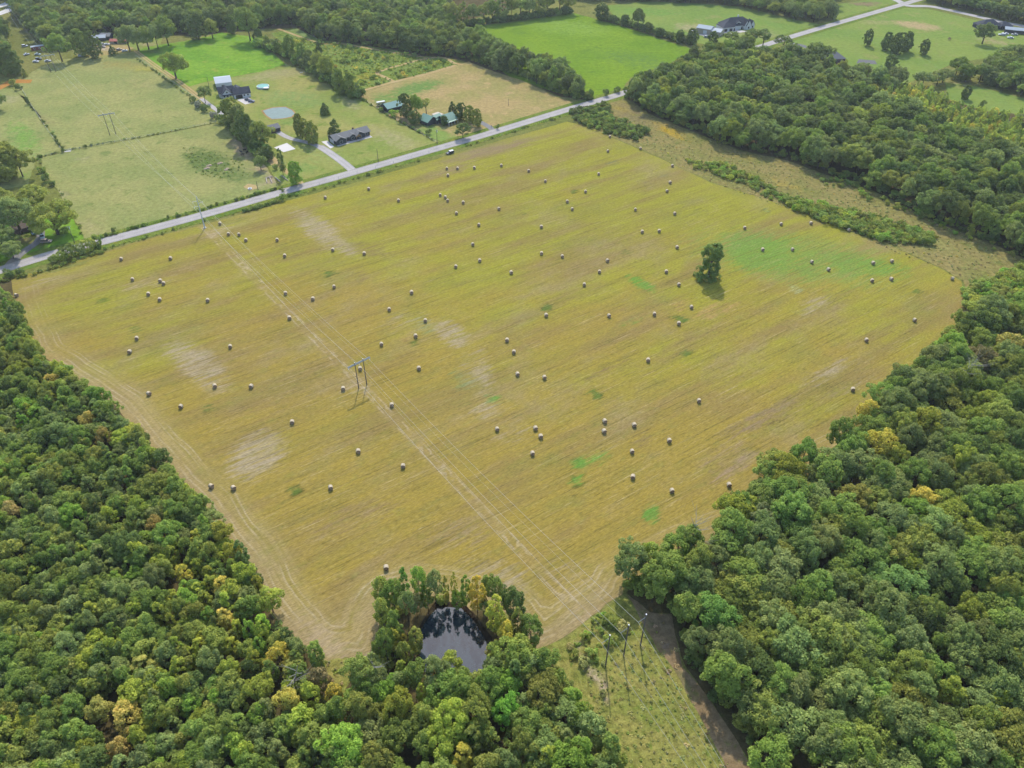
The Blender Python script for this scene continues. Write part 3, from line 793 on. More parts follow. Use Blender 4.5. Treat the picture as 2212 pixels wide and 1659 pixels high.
M['shore'] = sheet_mat('orange clay shore', (0.36, 0.22, 0.11), (0.42, 0.29, 0.16), None, 0.1, 0.6, 0.15)
land('pond_bank', [tuple(fc + (p - fc) * 1.13) for p in fm], 0.085, M['shore'], rag=0.2, seed=54, label='orange clay rim of the farm pond')


# ------------------------------------------------------------------ trees
class Leaves:
    def __init__(s, seed):
        s.r = np.random.RandomState(seed)
        s.p, s.lv = [], []

    def clump(s, c, rad, n, leaf, out=None, flat=0.85, tone=0.5, keep=-0.35, loose=0.55):
        r = s.r
        d = r.normal(size=(int(n * 1.6), 3)); d /= np.linalg.norm(d, axis=1)[:, None]
        if out is not None:
            d = d[(d @ np.asarray(out)) > keep]
        d = d[:n]
        k = len(d)
        pos = np.asarray(c) + d * np.array([1, 1, flat]) * rad * r.uniform(0.72, 1.08, (k, 1))
        nr = d + r.normal(size=(k, 3)) * loose + np.array([0, 0, 0.6])
        nr /= np.linalg.norm(nr, axis=1)[:, None]
        a = np.cross(nr, r.normal(size=(k, 3))); a /= np.linalg.norm(a, axis=1)[:, None]
        b = np.cross(nr, a)
        sz = leaf * r.uniform(0.55, 1.3, (k, 1))
        q = np.stack([pos - a * sz, pos + b * sz * 0.55 + nr * sz * .12, pos + a * sz, pos - b * sz * 0.55 - nr * sz * .12], 1)
        s.p.append(q)
        s.lv.append(np.clip(tone + r.normal(size=k) * 0.13, 0, 1))
        return s

    def arrays(s):
        q = np.concatenate(s.p); lv = np.concatenate(s.lv)
        return q.reshape(-1, 3), lv


def crown(seed, z0, z1, R, n, cr, m, leaf, shape='round', flat=0.85, loose=0.55, core=True):
    """clumps of leaves set on the outside of a crown; shape gives the outline"""
    L = Leaves(seed)
    r = L.r
    h = z1 - z0
    c0 = np.array([0, 0, z0 + h * 0.5])
    lob = r.uniform(0, 6.28, 4)
    pts = []
    tries = 0
    while len(pts) < n and tries < n * 60:
        tries += 1
        d = r.normal(size=3); d /= np.linalg.norm(d)
        if d[2] < -0.55:
            continue
        az = math.atan2(d[1], d[0])
        wob = 1 + 0.22 * math.sin(2 * az + lob[0]) + 0.15 * math.sin(3 * az + lob[1]) + .10 * math.sin(5 * az + lob[2])
        t = (d[2] + 1) / 2
        if shape == 'round':
            k = 1.0
        elif shape == 'cone':
            k = None
        elif shape == 'column':
            k = None
        elif shape == 'flat':
            k = 1.0
        if k is not None:
            p = c0 + d * np.array([R * wob, R * wob, h * 0.5]) * r.uniform(0.62, 1.04)
        else:
            zz = r.uniform(0, 1) ** (1.25 if shape == 'cone' else 1.0)
            if shape == 'cone':
                rr = R * (1 - zz) ** 0.8 * (0.75 + 0.25 * min(1, zz * 6))
            else:
                rr = R * (1 - zz ** 3) ** 0.6 * (0.45 + 0.55 * min(1, zz * 2.6))
            rr *= wob * r.uniform(0.7, 1.0)
            p = np.array([rr * math.cos(az), rr * math.sin(az), z0 + zz * h])
            d = np.array([math.cos(az) * .8, math.sin(az) * .8, 0.6 if shape == 'column' else 0.4])
        if pts and min(np.linalg.norm(p - q[0]) for q in pts) < cr * 0.62 and tries < n * 40:
            continue
        pts.append((p, d))
    for p, d in pts:
        k = r.uniform(0.72, 1.3)
        rr = cr * k
        if shape in ('cone', 'column'):
            rr *= 1.0 - 0.45 * (p[2] - z0) / h
        L.clump(p, rr, int(m * k * k), leaf, d / np.linalg.norm(d), flat, np.clip(0.5 + r.normal() * 0.15, 0.1, 0.9), loose=loose)
    return L, [p for p, d in pts]


def trunk_mb(seed, z_top, r0, tips, limbs=7, lean=0.0):
    r = random.Random(seed)
    mb = MB()
    pts = [(0, 0, -0.3), (lean * .3, 0, z_top * .35), (lean * .7, r.uniform(-.2, .2), z_top * .7), (lean, 0, z_top)]
    mb.path(pts, [r0 * 1.25, r0 * .8, r0 * .55, r0 * .15], 6)
    for p in r.sample(tips, min(limbs, len(tips))):
        z = min(z_top * .8, max(z_top * .25, p[2] * 0.55))
        a = (lean * z / z_top, 0, z)
        mid = (p[0] * .5, p[1] * .5, (z + p[2]) * .5 + .3)
        mb.path([a, mid, tuple(p)], [r0 * .38, r0 * .22, r0 * .06], 4)
    return mb


KIND = {}   # name -> list of (crown mesh, trunk mesh, whole mesh, height, radius)


def add_kind(name, L, tips, H_, R_, r0, seed, limbs=7, ztop=None, trunk=True):
    v, lv = L.arrays()
    n = len(lv)
    f = np.arange(n * 4).reshape(-1, 4)
    cm = bpy.data.meshes.new(name + ' crown')
    cm.from_pydata(v.tolist(), [], f.tolist())
    a = cm.attributes.new('lv', 'FLOAT', 'FACE'); a.data.foreach_set('value', lv.astype('f'))
    cm.materials.append(M['leaf'])
    tb = trunk_mb(seed, ztop or H_ * .8, r0, tips, limbs)
    tm = tb.mesh(name + ' trunk', M['bark'])
    wm = bpy.data.meshes.new(name + ' whole')
    tv = [tuple(x.co) for x in tm.vertices]; tf = [list(p.vertices) for p in tm.polygons]
    wm.from_pydata(v.tolist() + tv, [], f.tolist() + [[i + n * 4 for i in q] for q in tf])
    a = wm.attributes.new('lv', 'FLOAT', 'FACE'); a.data.foreach_set('value', np.concatenate([lv, np.zeros(len(tf))]).astype('f'))
    wm.materials.append(M['leaf']); wm.materials.append(M['bark'])
    wm.polygons.foreach_set('material_index', [0] * n + [1] * len(tf))
    KIND.setdefault(name, []).append((cm, tm, wm, H_, R_))


for i in range(5):      # broad woodland oaks
    L, t = crown(100 + i, 4.0, 15, 5.7, 92, 1.18, 84, 0.34, 'round', loose=.7)
    L2 = L
    add_kind('oak', L2, t, 15.6, 6.6, .32, i)
for i in range(4):      # young broadleaf
    L, t = crown(200 + i, 2.0, 10.4, 2.6, 40, .86, 62, 0.29, 'round', loose=.7)
    add_kind('young', L, t, 10.5, 3.4, .16, i)
for i in range(3):      # slim leaning-upward sweetgum and poplar
    L, t = crown(300 + i, 1.8, 12.7, 2.0, 44, 0.82, 58, 0.28, 'column', loose=.7)
    add_kind('slim', L, t, 13, 2.6, .14, i)
for i in range(2):      # loblolly pine: bare stem, tufted head
    L, t = crown(400 + i, 9.5, 17, 3.6, 26, 1.35, 56, 0.42, 'round', 0.7, 0.9)
    add_kind('pine', L, t, 18, 4.4, .3, i, ztop=16.5)
for i in range(2):      # red cedar
    L, t = crown(500 + i, 0.5, 8.5, 2.6, 46, 0.8, 50, 0.32, 'cone')
    add_kind('cedar', L, t, 9.2, 2.9, .18, i)
for i in range(2):      # pasture-grown shade tree, clear of the ground
    L, t = crown(600 + i, 3.2, 14, 6.4, 84, 1.4, 84, 0.36, 'round', .8)
    add_kind('shade', L, t, 14.8, 7.2, .5, i, limbs=12)
for i in range(2):      # pin oak, crown nearly to the ground
    L, t = crown(700 + i, 0.9, 13.2, 4.2, 84, 1.2, 84, 0.33, 'column')
    add_kind('pinoak', L, t, 13.6, 4.8, .25, i)
for i in range(4):      # shrubs
    L, t = crown(800 + i, 0.1, 2.2, 1.35, 13, .62, 36, 0.26, 'round')
    add_kind('shrub', L, t, 2.4, 1.7, .05, i, limbs=5)


def tuft_mesh(seed):
    L = Leaves(seed)
    for k in range(4):
        L.clump((L.r.uniform(-.5, .5), L.r.uniform(-.5, .5), .25), .42, 16, .22, (0, 0, 1), .8, L.r.uniform(.3, .7))
    v, lv = L.arrays()
    m = bpy.data.meshes.new('weed tuft')
    m.from_pydata(v.tolist(), [], np.arange(len(lv) * 4).reshape(-1, 4).tolist())
    a = m.attributes.new('lv', 'FLOAT', 'FACE'); a.data.foreach_set('value', lv.astype('f'))
    m.materials.append(M['leaf'])
    return m


TUFT = [tuft_mesh(900 + i) for i in range(3)]

T_DARK, T_MID, T_GREY, T_OLIVE = (.068, .094, .020), (.104, .142, .020), (.116, .142, .034), (.132, .148, .021)
T_BRIGHT, T_YG, T_YEL, T_ORG, T_BRN, T_RED = (.110, .172, .014), (.158, .180, .014), (.255, .200, .012), (.20, .130, .025), (.135, .100, .04), (.17, .07, .03)


def jit(c, r, a=0.14):
    k = 1 + r.uniform(-a, a) * 1.3
    return tuple(max(0.004, x * k * (1 + r.uniform(-a, a) * .5)) for x in c)


ALLTREES = []


def tree(kind, x, y, hpx=None, wpx=None, tint=T_MID, h=None, w_=None, var=None, rz=None, xy=None, zbase=0.0, name='tree', r=rnd):
    """one tree as a thing: an empty at its foot, with trunk and crown"""
    X, Y = xy if xy is not None else G(x, y)
    s, sv = ppm(y)
    ms = KIND[kind]
    cm, tm, wm, H0, R0 = ms[(var if var is not None else r.randrange(len(ms))) % len(ms)]
    sz = (h if h else hpx / sv) / H0
    sx = (w_ if w_ else wpx / s) / (2 * R0)
    e = empty(name, (X, Y, zbase), rz if rz is not None else r.uniform(0, 6.28))
    for nm, me in (('trunk', tm), ('crown', cm)):
        o = link(bpy.data.objects.new(nm, me))
        o.parent = e
        o.scale = (sx, sx, sz)
        if nm == 'crown':
            o['tint'] = jit(tint, r, .08)
    e['pix'] = (float(x), float(y))
    ALLTREES.append(e)
    return e


# single trees and shrubs one can point at: (kind, foot x, foot y, height px, width px, tint, label)
SINGLE = [
    ('shade', 381, 170, 56, 50, T_OLIVE, 'lone shade tree on the vivid green lawn beside the farm lane'),
    ('oak', 444, 222, 36, 30, T_GREY, 'round grey green tree between farm lane and white barn'),
    ('pinoak', 506, 274, 62, 52, T_OLIVE, 'tall tree at the upper end of the row by the farmhouse drive'),
    ('pinoak', 521, 295, 66, 40, T_GREY, 'second tree down the row below the white farmhouse'),
    ('pinoak', 536, 316, 76, 42, T_DARK, 'dark ivy clad tree with black cattle at its foot'),
    ('oak', 556, 318, 56, 44, T_GREY, 'broad tree half hiding the dark garage'),
    ('oak', 574, 322, 58, 46, T_OLIVE, 'grey limbed tree beside the white concrete pad'),
    ('pinoak', 556, 334, 34, 34, T_DARK, 'low dark tree under the row at the farm lane'),
    ('pinoak', 578, 348, 32, 28, T_DARK, 'dark thicket tree at the lower end of the row'),
    ('shade', 564, 367, 30, 27, T_GREY, 'small open tree beside the sandy paddock corner'),
    ('slim', 612, 377, 56, 20, T_DARK, 'slender ragged tree behind the cattle pen'),
    ('pinoak', 641, 400, 52, 34, T_BRIGHT, 'bright green tree standing at the road edge by the cattle pen'),
    ('pinoak', 649, 294, 50, 27, T_OLIVE, 'leftmost of the three tall trees between pond and driveway'),
    ('pinoak', 662, 302, 46, 29, T_OLIVE, 'middle of the three tall trees between pond and driveway'),
    ('pinoak', 677, 310, 48, 32, T_OLIVE, 'rightmost of the three tall trees, nearest the driveway'),
    ('cedar', 703, 247, 28, 24, T_DARK, 'small cone shaped tree alone on the lawn right of the farm pond'),
    ('cedar', 724, 287, 33, 28, T_DARK, 'cone shaped tree close behind the grey ranch house'),
    ('pinoak', 877, 253, 52, 32, T_DARK, 'tall dark ivy clad tree beside the pale green barn'),
    ('shade', 900, 250, 46, 26, T_BRIGHT, 'light green tree between barn and green roofed house'),
    ('pine', 921, 247, 34, 27, T_OLIVE, 'bare stemmed tree left of the green roofed house'),
    ('pinoak', 896, 268, 30, 28, T_DARK, 'bushy dark tree beside the round white garden fence'),
    ('cedar', 978, 246, 30, 21, T_DARK, 'first dark tree right of the green roofed house'),
    ('pinoak', 997, 259, 37, 26, T_DARK, 'second dark tree right of the green roofed house'),
    ('pinoak', 1015, 265, 37, 24, T_OLIVE, 'third dark tree right of the green roofed house'),
    ('pinoak', 1031, 273, 39, 24, T_OLIVE, 'tree by the drive, last of the row right of the green house'),
    ('young', 1000, 298, 30, 36, T_DARK, 'big round bush shaped tree close to the county road'),
    ('pinoak', 960, 271, 22, 18, T_DARK, 'small tree in front of the green roofed porch'),
    ('pinoak', 8, 388, 90, 96, T_OLIVE, 'huge spreading tree at the left edge of the photo'),
    ('oak', 50, 382, 64, 58, T_OLIVE, 'right shoulder of the huge leafy pair at the left edge'),
    ('shade', 126, 506, 64, 90, T_OLIVE, 'wide tree right of the parked trucks on the left lawn'),
    ('shade', 47, 505, 74, 82, T_GREY, 'wide grey green tree left of the parked trucks'),
    ('oak', 14, 462, 52, 70, T_OLIVE, 'broad tree at the left edge above the brown roofed house'),
    ('oak', 82, 446, 42, 66, T_OLIVE, 'low spreading tree behind the brown roofed house'),
    ('oak', 8, 536, 48, 66, T_GREY, 'grey green tree at the left edge below the brown roofed house'),
    ('oak', 30, 558, 34, 54, T_GREY, 'low tree beside the curving dark drive'),
    ('oak', -14, 572, 34, 40, T_GREY, 'tree cut by the left edge just above the road'),
    ('pinoak', 30, 161, 66, 52, T_DARK, 'massive dark tree left of the junk yard'),
    ('cedar', 56, 166, 20, 11, T_OLIVE, 'small pointed tree by the red clay bank'),
    ('oak', 135, 133, 58, 52, T_MID, 'broad tree at the upper pasture corner by the tall pylon'),
    ('pinoak', 180, 121, 58, 36, T_MID, 'tree left of the junk yard shed with the white roof'),
    ('pinoak', 208, 125, 58, 34, T_DARK, 'dark trunked tree in front of the white roofed shed'),
    ('cedar', 245, 118, 22, 19, T_DARK, 'low dark round tree below the red roofed shed'),
    ('shade', 281, 110, 54, 38, T_GREY, 'spreading tree left of the farm lane gate'),
    ('shade', 300, 109, 54, 42, T_GREY, 'spreading tree right of the farm lane gate'),
    ('shade', 322, 107, 50, 38, T_MID, 'second spreading tree right of the farm lane gate'),
    ('oak', 342, 105, 54, 36, T_GREY, 'third spreading tree right of the farm lane gate'),
    ('oak', 364, 98, 62, 52, T_MID, 'round crowned tree at the left end of the vivid lawn'),
    ('pinoak', 430, 85, 60, 46, T_DARK, 'dark tree standing clear at the top of the vivid lawn'),
    ('shade', 460, 83, 42, 34, T_OLIVE, 'smaller tree beside the dark tree above the vivid lawn'),
    ('pinoak', 502, 73, 42, 26, T_DARK, 'narrow dark tree above the vivid lawn'),
    ('oak', 541, 88, 70, 56, T_MID, 'large round tree at the top right of the vivid lawn'),
    ('pinoak', 562, 96, 34, 24, T_DARK, 'dark tree at the top of the hedgerow'),
    ('slim', 580, 106, 31, 15, T_MID, 'first slim tree of the hedgerow beside the vivid lawn'),
    ('slim', 603, 117, 34, 15, T_DARK, 'second slim tree of the hedgerow beside the vivid lawn'),
    ('oak', 630, 128, 52, 30, T_MID, 'tall tree in the hedgerow beside the meadow'),
    ('pinoak', 655, 139, 46, 27, T_MID, 'second tall tree in the hedgerow beside the meadow'),
    ('oak', 672, 150, 42, 28, T_GREY, 'grey green tree midway down the hedgerow'),
    ('oak', 690, 160, 48, 34, T_OLIVE, 'open crowned tree midway down the hedgerow'),
    ('oak', 709, 177, 56, 32, T_OLIVE, 'pale stemmed tree low in the hedgerow'),
    ('pinoak', 735, 203, 54, 32, T_MID, 'tall tree near the lower end of the hedgerow'),
    ('pinoak', 758, 211, 54, 28, T_MID, 'second tree from the lower end of the hedgerow'),
    ('slim', 775, 214, 34, 15, T_DARK, 'slim tree ending the hedgerow above the dry field'),
    ('cedar', 690, 111, 23, 19, T_DARK, 'lone dark tree standing in the weedy meadow'),
    ('oak', 1377, 64, 45, 31, T_DARK, 'tallest tree of the hedgerow between the bright green fields'),
    ('pinoak', 1493, 95, 34, 30, T_DARK, 'dark tree beside the tan metal barn'),
    ('pinoak', 1538, 101, 34, 25, T_DARK, 'dark tree in front of the gravel yard of the big house'),
    ('pine', 1575, 110, 44, 36, T_DARK, 'left pine in front of the white brick house'),
    ('pine', 1620, 112, 50, 34, T_DARK, 'middle pine in front of the white brick house'),
    ('pine', 1645, 112, 50, 36, T_DARK, 'right pine in front of the white brick house'),
    ('pine', 1688, 120, 46, 34, T_DARK, 'pine at the edge of the wood by the far road'),
    ('pine', 1755, 140, 50, 40, T_DARK, 'tall pine left of the grey roof in the wood'),
    ('pine', 1782, 146, 46, 30, T_DARK, 'open pine close to the grey roof in the wood'),
    ('pinoak', 1872, 99, 37, 23, T_DARK, 'tall narrow tree alone at the left of the broad green field'),
    ('pinoak', 1912, 107, 38, 26, T_DARK, 'left tree of the clump in the broad green field'),
    ('pinoak', 1936, 116, 46, 36, T_DARK, 'front tree of the clump in the broad green field'),
    ('pinoak', 1955, 110, 42, 28, T_DARK, 'right tree of the clump in the broad green field'),
    ('pinoak', 1993, 118, 34, 25, T_DARK, 'lone tree right of the clump in the broad green field'),
    ('pinoak', 1920, 153, 36, 32, T_DARK, 'round topped tree at the near side of the broad green field'),
    ('shade', 2121, 95, 44, 38, T_DARK, 'spreading dark tree in front of the blue grey roofed house'),
    ('pinoak', 2083, 214, 30, 23, T_DARK, 'dark tree in the small right-hand field'),
    ('oak', -4, 236, 40, 42, T_GREY, 'tree cut by the left edge beside the left pasture'),
]
for k, x, y, hp, wp, ti, lab in SINGLE:
    tag(tree(k, x, y, hp, wp, ti), lab, 'tree')
for i in range(13):     # bare stemmed row at the far end of the bright field
    x = 985 + i * 20 + rnd.uniform(-4, 4)
    tag(tree(['shade', 'slim', 'oak', 'pine'][i % 4], x, 59 - (x - 985) * .128, 50 + rnd.uniform(-6, 6), 30 + rnd.uniform(-5, 6), [T_OLIVE, T_MID, T_GREY][i % 3]),
        'bare stemmed tree in the row along the top of the bright green field', 'tree', 'trees in the row above the bright green field')
for i, (x, y, hp, wp) in enumerate([(1300, 44, 38, 36), (1325, 50, 18, 20), (1349, 55, 24, 24), (1400, 71, 22, 26), (1424, 79, 20, 27), (1447, 86, 16, 22), (1467, 92, 28, 24)]):
    tag(tree(['pinoak', 'oak'][i % 2], x, y, hp, wp, T_DARK), 'low rounded tree in the hedgerow between the two bright green fields', 'tree', 'hedgerow trees between the bright green fields')

# the vine-smothered tree alone in the hay
VX, VY = G(1529, 600)
vine = empty('vine_covered_tree', (VX, VY, 0), 0, 'lone tree smothered in vines standing in the mown hay field', 'tree')
L = Leaves(77)
prof = [(0, 5.4), (1.5, 6.0), (3.2, 5.6), (5.0, 4.7), (7, 3.9), (9, 3.6), (11, 3.9), (12.6, 4.4), (14.2, 4.9), (16, 4.5), (17.6, 3.2)]
for z, rr in prof:
    for j in range(16 if z > 12 or z < 5 else 15):
        a = L.r.uniform(0, 6.28)
        q = rr * L.r.uniform(.55, 1.0)
        off = -1.5 * max(0, 1 - z / 6)
        d = np.array([math.cos(a), math.sin(a), .35])
        L.clump((off + q * math.cos(a) + .7 * z / 19, q * math.sin(a) * .85, z + L.r.uniform(-.8, .8) + .5), L.r.uniform(.8, 1.3), 62, .36, d / np.linalg.norm(d), 1.0, np.clip(.46 + .1 * L.r.normal(), .1, .9))
v, lv = L.arrays()
cm = bpy.data.meshes.new('vines'); cm.from_pydata(v.tolist(), [], np.arange(len(lv) * 4).reshape(-1, 4).tolist())
a = cm.attributes.new('lv', 'FLOAT', 'FACE'); a.data.foreach_set('value', lv.astype('f'))
cm.materials.append(M['leaf'])
o = link(bpy.data.objects.new('crown', cm)); o.parent = vine; o['tint'] = (.080, .118, .022)
mb = MB().path([(0, 0, -.2), (.3, 0, 6), (.5, .2, 12), (.8, 0, 18)], [.7, .5, .35, .1], 8)
for q in [(3, 1, 15), (-2, .5, 17), (2.5, -1, 18), (-1.5, -1, 14), (3.6, -.6, 12.5)]:
    mb.path([(.5, 0, 9), (q[0] * .6, q[1] * .6, 13), q], [.22, .14, .05], 5)
mb.build('trunk', M['bark'], vine)
vine.scale = (1.04, 1.04, .93)
L = Leaves(78)
for j in range(16):
    a = L.r.uniform(0, 6.28)
    L.clump((.9 + 2.2 * math.cos(a) * L.r.uniform(.3, 1), -1.2 + 1.0 * math.sin(a), 14.6 + L.r.uniform(-.6, 1.2)), .75, 40, .34, (0, -.5, .86), .9, .6)
v, lv = L.arrays()
cm = bpy.data.meshes.new('yellowed leaves'); cm.from_pydata(v.tolist(), [], np.arange(len(lv) * 4).reshape(-1, 4).tolist())
a = cm.attributes.new('lv', 'FLOAT', 'FACE'); a.data.foreach_set('value', lv.astype('f'))
cm.materials.append(M['leaf'])
o = link(bpy.data.objects.new('crown', cm)); o.parent = vine; o['tint'] = (.17, .19, .015); o['label'] = 'yellowing leaves in the upper crown'


# ------------------------------------------------------------------ woods
def hexpts(poly, sp, seed, jitter=0.38, drop=0.0):
    r = np.random.RandomState(seed)
    A = np.array(poly)
    x0, y0 = A.min(0); x1, y1 = A.max(0)
    x1, y1, x0, y0 = min(x1, 800), min(y1, 1150), max(x0, -800), max(y0, 25)
    out = []
    j = 0
    y = y0
    while y < y1:
        xs = np.arange(x0 + (sp * .5 if j % 2 else 0), x1, sp)
        out.append(np.stack([xs, np.full(len(xs), y)], 1))
        y += sp * .87; j += 1
    p = np.concatenate(out)
    p = p + r.uniform(-jitter, jitter, p.shape) * sp
    p = p[pip(p, poly)]
    if drop:
        p = p[r.uniform(size=len(p)) > drop]
    q = PX(p, 8.0)
    ok = (q[:, 0] > -420) & (q[:, 0] < 2680) & (q[:, 1] > -75) & (q[:, 1] < 1790)
    return p[ok]


# outline of each wood: foot of the trees where it shows (z 0), else the crown edge at its height
W_RIGHT = D((1348, 1240, 5), (1404, 1150, 12), (1440, 1133, 12), (1520, 1130, 12), (1560, 1100, 12), (1640, 1022, 12), (1690, 975, 12), (1790, 942, 12), (1832, 908, 12), (1880, 885, 12), (1886, 848, 12), (1940, 785, 12), (2008, 745, 12), (2032, 705, 12), (2068, 700, 9),
            (2120, 690, 8), (2212, 640, 8), (2400, 600, 8), (2500, 1200), (2400, 2000), (1720, 2000), (1690, 1760), (1622, 1634), (1580, 1570), (1532, 1488), (1486, 1436), (1470, 1380), (1462, 1320), (1420, 1308), (1372, 1290))
W_LEFT = D((-200, 590, 6), (0, 618, 8), (25, 640, 8), (52, 695, 7), (72, 755, 7), (112, 780, 7), (160, 808, 7), (215, 852, 7), (285, 918, 7), (338, 968, 7), (395, 1045, 7), (442, 1075, 7), (455, 1120, 7), (498, 1165, 6), (550, 1222, 6), (562, 1275, 6), (603, 1345, 6), (645, 1380, 6), (694, 1424, 5),
           (706, 1452, 4), (700, 1520), (715, 1640), (740, 2000), (-300, 2000), (-300, 700))
W_POND = D((752, 1466, 9), (785, 1440, 9), (822, 1418, 7), (822, 1350, 7), (826, 1290, 8), (836, 1262, 9), (870, 1252, 10), (930, 1256, 8), (985, 1262, 8), (1022, 1282, 8), (1060, 1286, 8), (1090, 1304, 8), (1108, 1330, 8), (1140, 1358, 8), (1166, 1386, 8), (1198, 1392, 8), (1222, 1430, 8), (1238, 1470, 7), (1262, 1520, 7),
           (1296, 1548, 7), (1325, 1610, 7), (1345, 1720), (1345, 2000), (742, 2000), (716, 1640), (704, 1530), (752, 1500))
W_UP = D((1346, 202, 2), (1350, 172, 13), (1400, 145, 13), (1475, 122, 13), (1512, 106, 13), (1551, 96, 13), (1603, 86, 13), (1650, 88, 13), (1704, 102, 13), (1754, 103, 13), (1783, 116, 13), (1847, 122, 12), (1870, 144, 10), (1900, 156, 10), (1950, 176, 9), (2040, 205, 7), (2060, 236, 4), (2130, 250, 3), (2212, 262, 3), (2320, 270),
         (2330, 600), (2212, 556), (2100, 508), (2000, 466), (1900, 416), (1830, 388), (1765, 366), (1700, 342), (1600, 322), (1560, 312), (1475, 272), (1400, 242))
W_YOUNG = D((1870, 202, 5), (1960, 190, 5), (2030, 205, 5), (2060, 238, 3), (2130, 252, 3), (2212, 262, 3), (2320, 270), (2320, 420), (2212, 372), (2090, 318), (1970, 270), (1880, 240))
W_BELT = D((-60, -40), (22, 10), (35, 38), (60, 64), (98, 104), (116, 106), (165, 98), (195, 85), (235, 76), (280, 72), (350, 72), (420, 72), (470, 62), (560, 60), (640, 52), (690, 88), (738, 91), (840, 104), (904, 118), (985, 124), (1010, 128), (1060, 148), (1130, 168), (1205, 202), (1245, 214), (1280, 209),
           (1274, 196, 8), (1248, 176, 8), (1226, 158, 9), (1196, 140, 9), (1160, 118, 9), (1108, 114, 9), (1066, 94, 9), (1040, 78, 9), (1006, 66, 9), (980, 48, 9), (960, -20), (950, -70), (200, -70))
W_TOP = D((1310, 2, 0), (1400, 3), (1475, 6), (1590, 14), (1680, 34), (1740, 50), (1770, 51), (1800, 45), (1800, 10), (1830, -30), (1830, -70), (1200, -70), (1240, 0))
W_TOPR = D((2000, 2), (2060, 19), (2110, 28), (2170, 44), (2212, 52), (2320, 78), (2400, -50), (2000, -70))
W_TOPR2 = D((2070, 160), (2050, 172), (2110, 184), (2212, 210), (2320, 235), (2320, 60), (2212, 100, 9), (2180, 105, 9), (2160, 122, 9), (2110, 140, 9), (2060, 150, 9), (2000, 176, 6), (1990, 186), (2030, 180))
W_TL = D((-160, 40), (-4, 46), (12, 75), (22, 100), (28, 150), (0, 162), (-160, 165))
PONDSET = [tuple(pc + (p - pc) * 1.06) for p in pm]

MIXW = {   # kind weights, tint weights
    'right': ([('oak', .86), ('young', .1), ('shade', .04)], [(T_MID, .30), (T_GREY, .33), (T_OLIVE, .27), (T_DARK, .08), (T_YG, .02)]),
    'left': ([('young', .62), ('slim', .27), ('oak', .11)], [(T_MID, .34), (T_GREY, .22), (T_DARK, .10), (T_OLIVE, .22), (T_BRIGHT, .05), (T_YG, .07)]),
    'pond': ([('young', .34), ('slim', .22), ('oak', .44)], [(T_MID, .36), (T_GREY, .22), (T_OLIVE, .24), (T_BRIGHT, .10), (T_YG, .08)]),
    'upper': ([('oak', .88), ('pine', .06), ('young', .06)], [(T_DARK, .34), (T_GREY, .24), (T_MID, .28), (T_OLIVE, .12), (T_YG, .02)]),
    'young': ([('slim', .78), ('young', .22)], [((.24, .265, .03), .5), ((.17, .215, .03), .24), (T_MID, .12), ((.30, .25, .03), .10), (T_DARK, .04)]),
    'belt': ([('oak', .72), ('pinoak', .1), ('pine', .06), ('young', .12)], [(T_DARK, .28), (T_GREY, .26), (T_MID, .32), (T_OLIVE, .14)]),
}


def pick(r, opts):
    u = r.random() * sum(w_ for _, w_ in opts)
    for o_, w_ in opts:
        u -= w_
        if u <= 0:
            return o_
    return opts[-1][0]


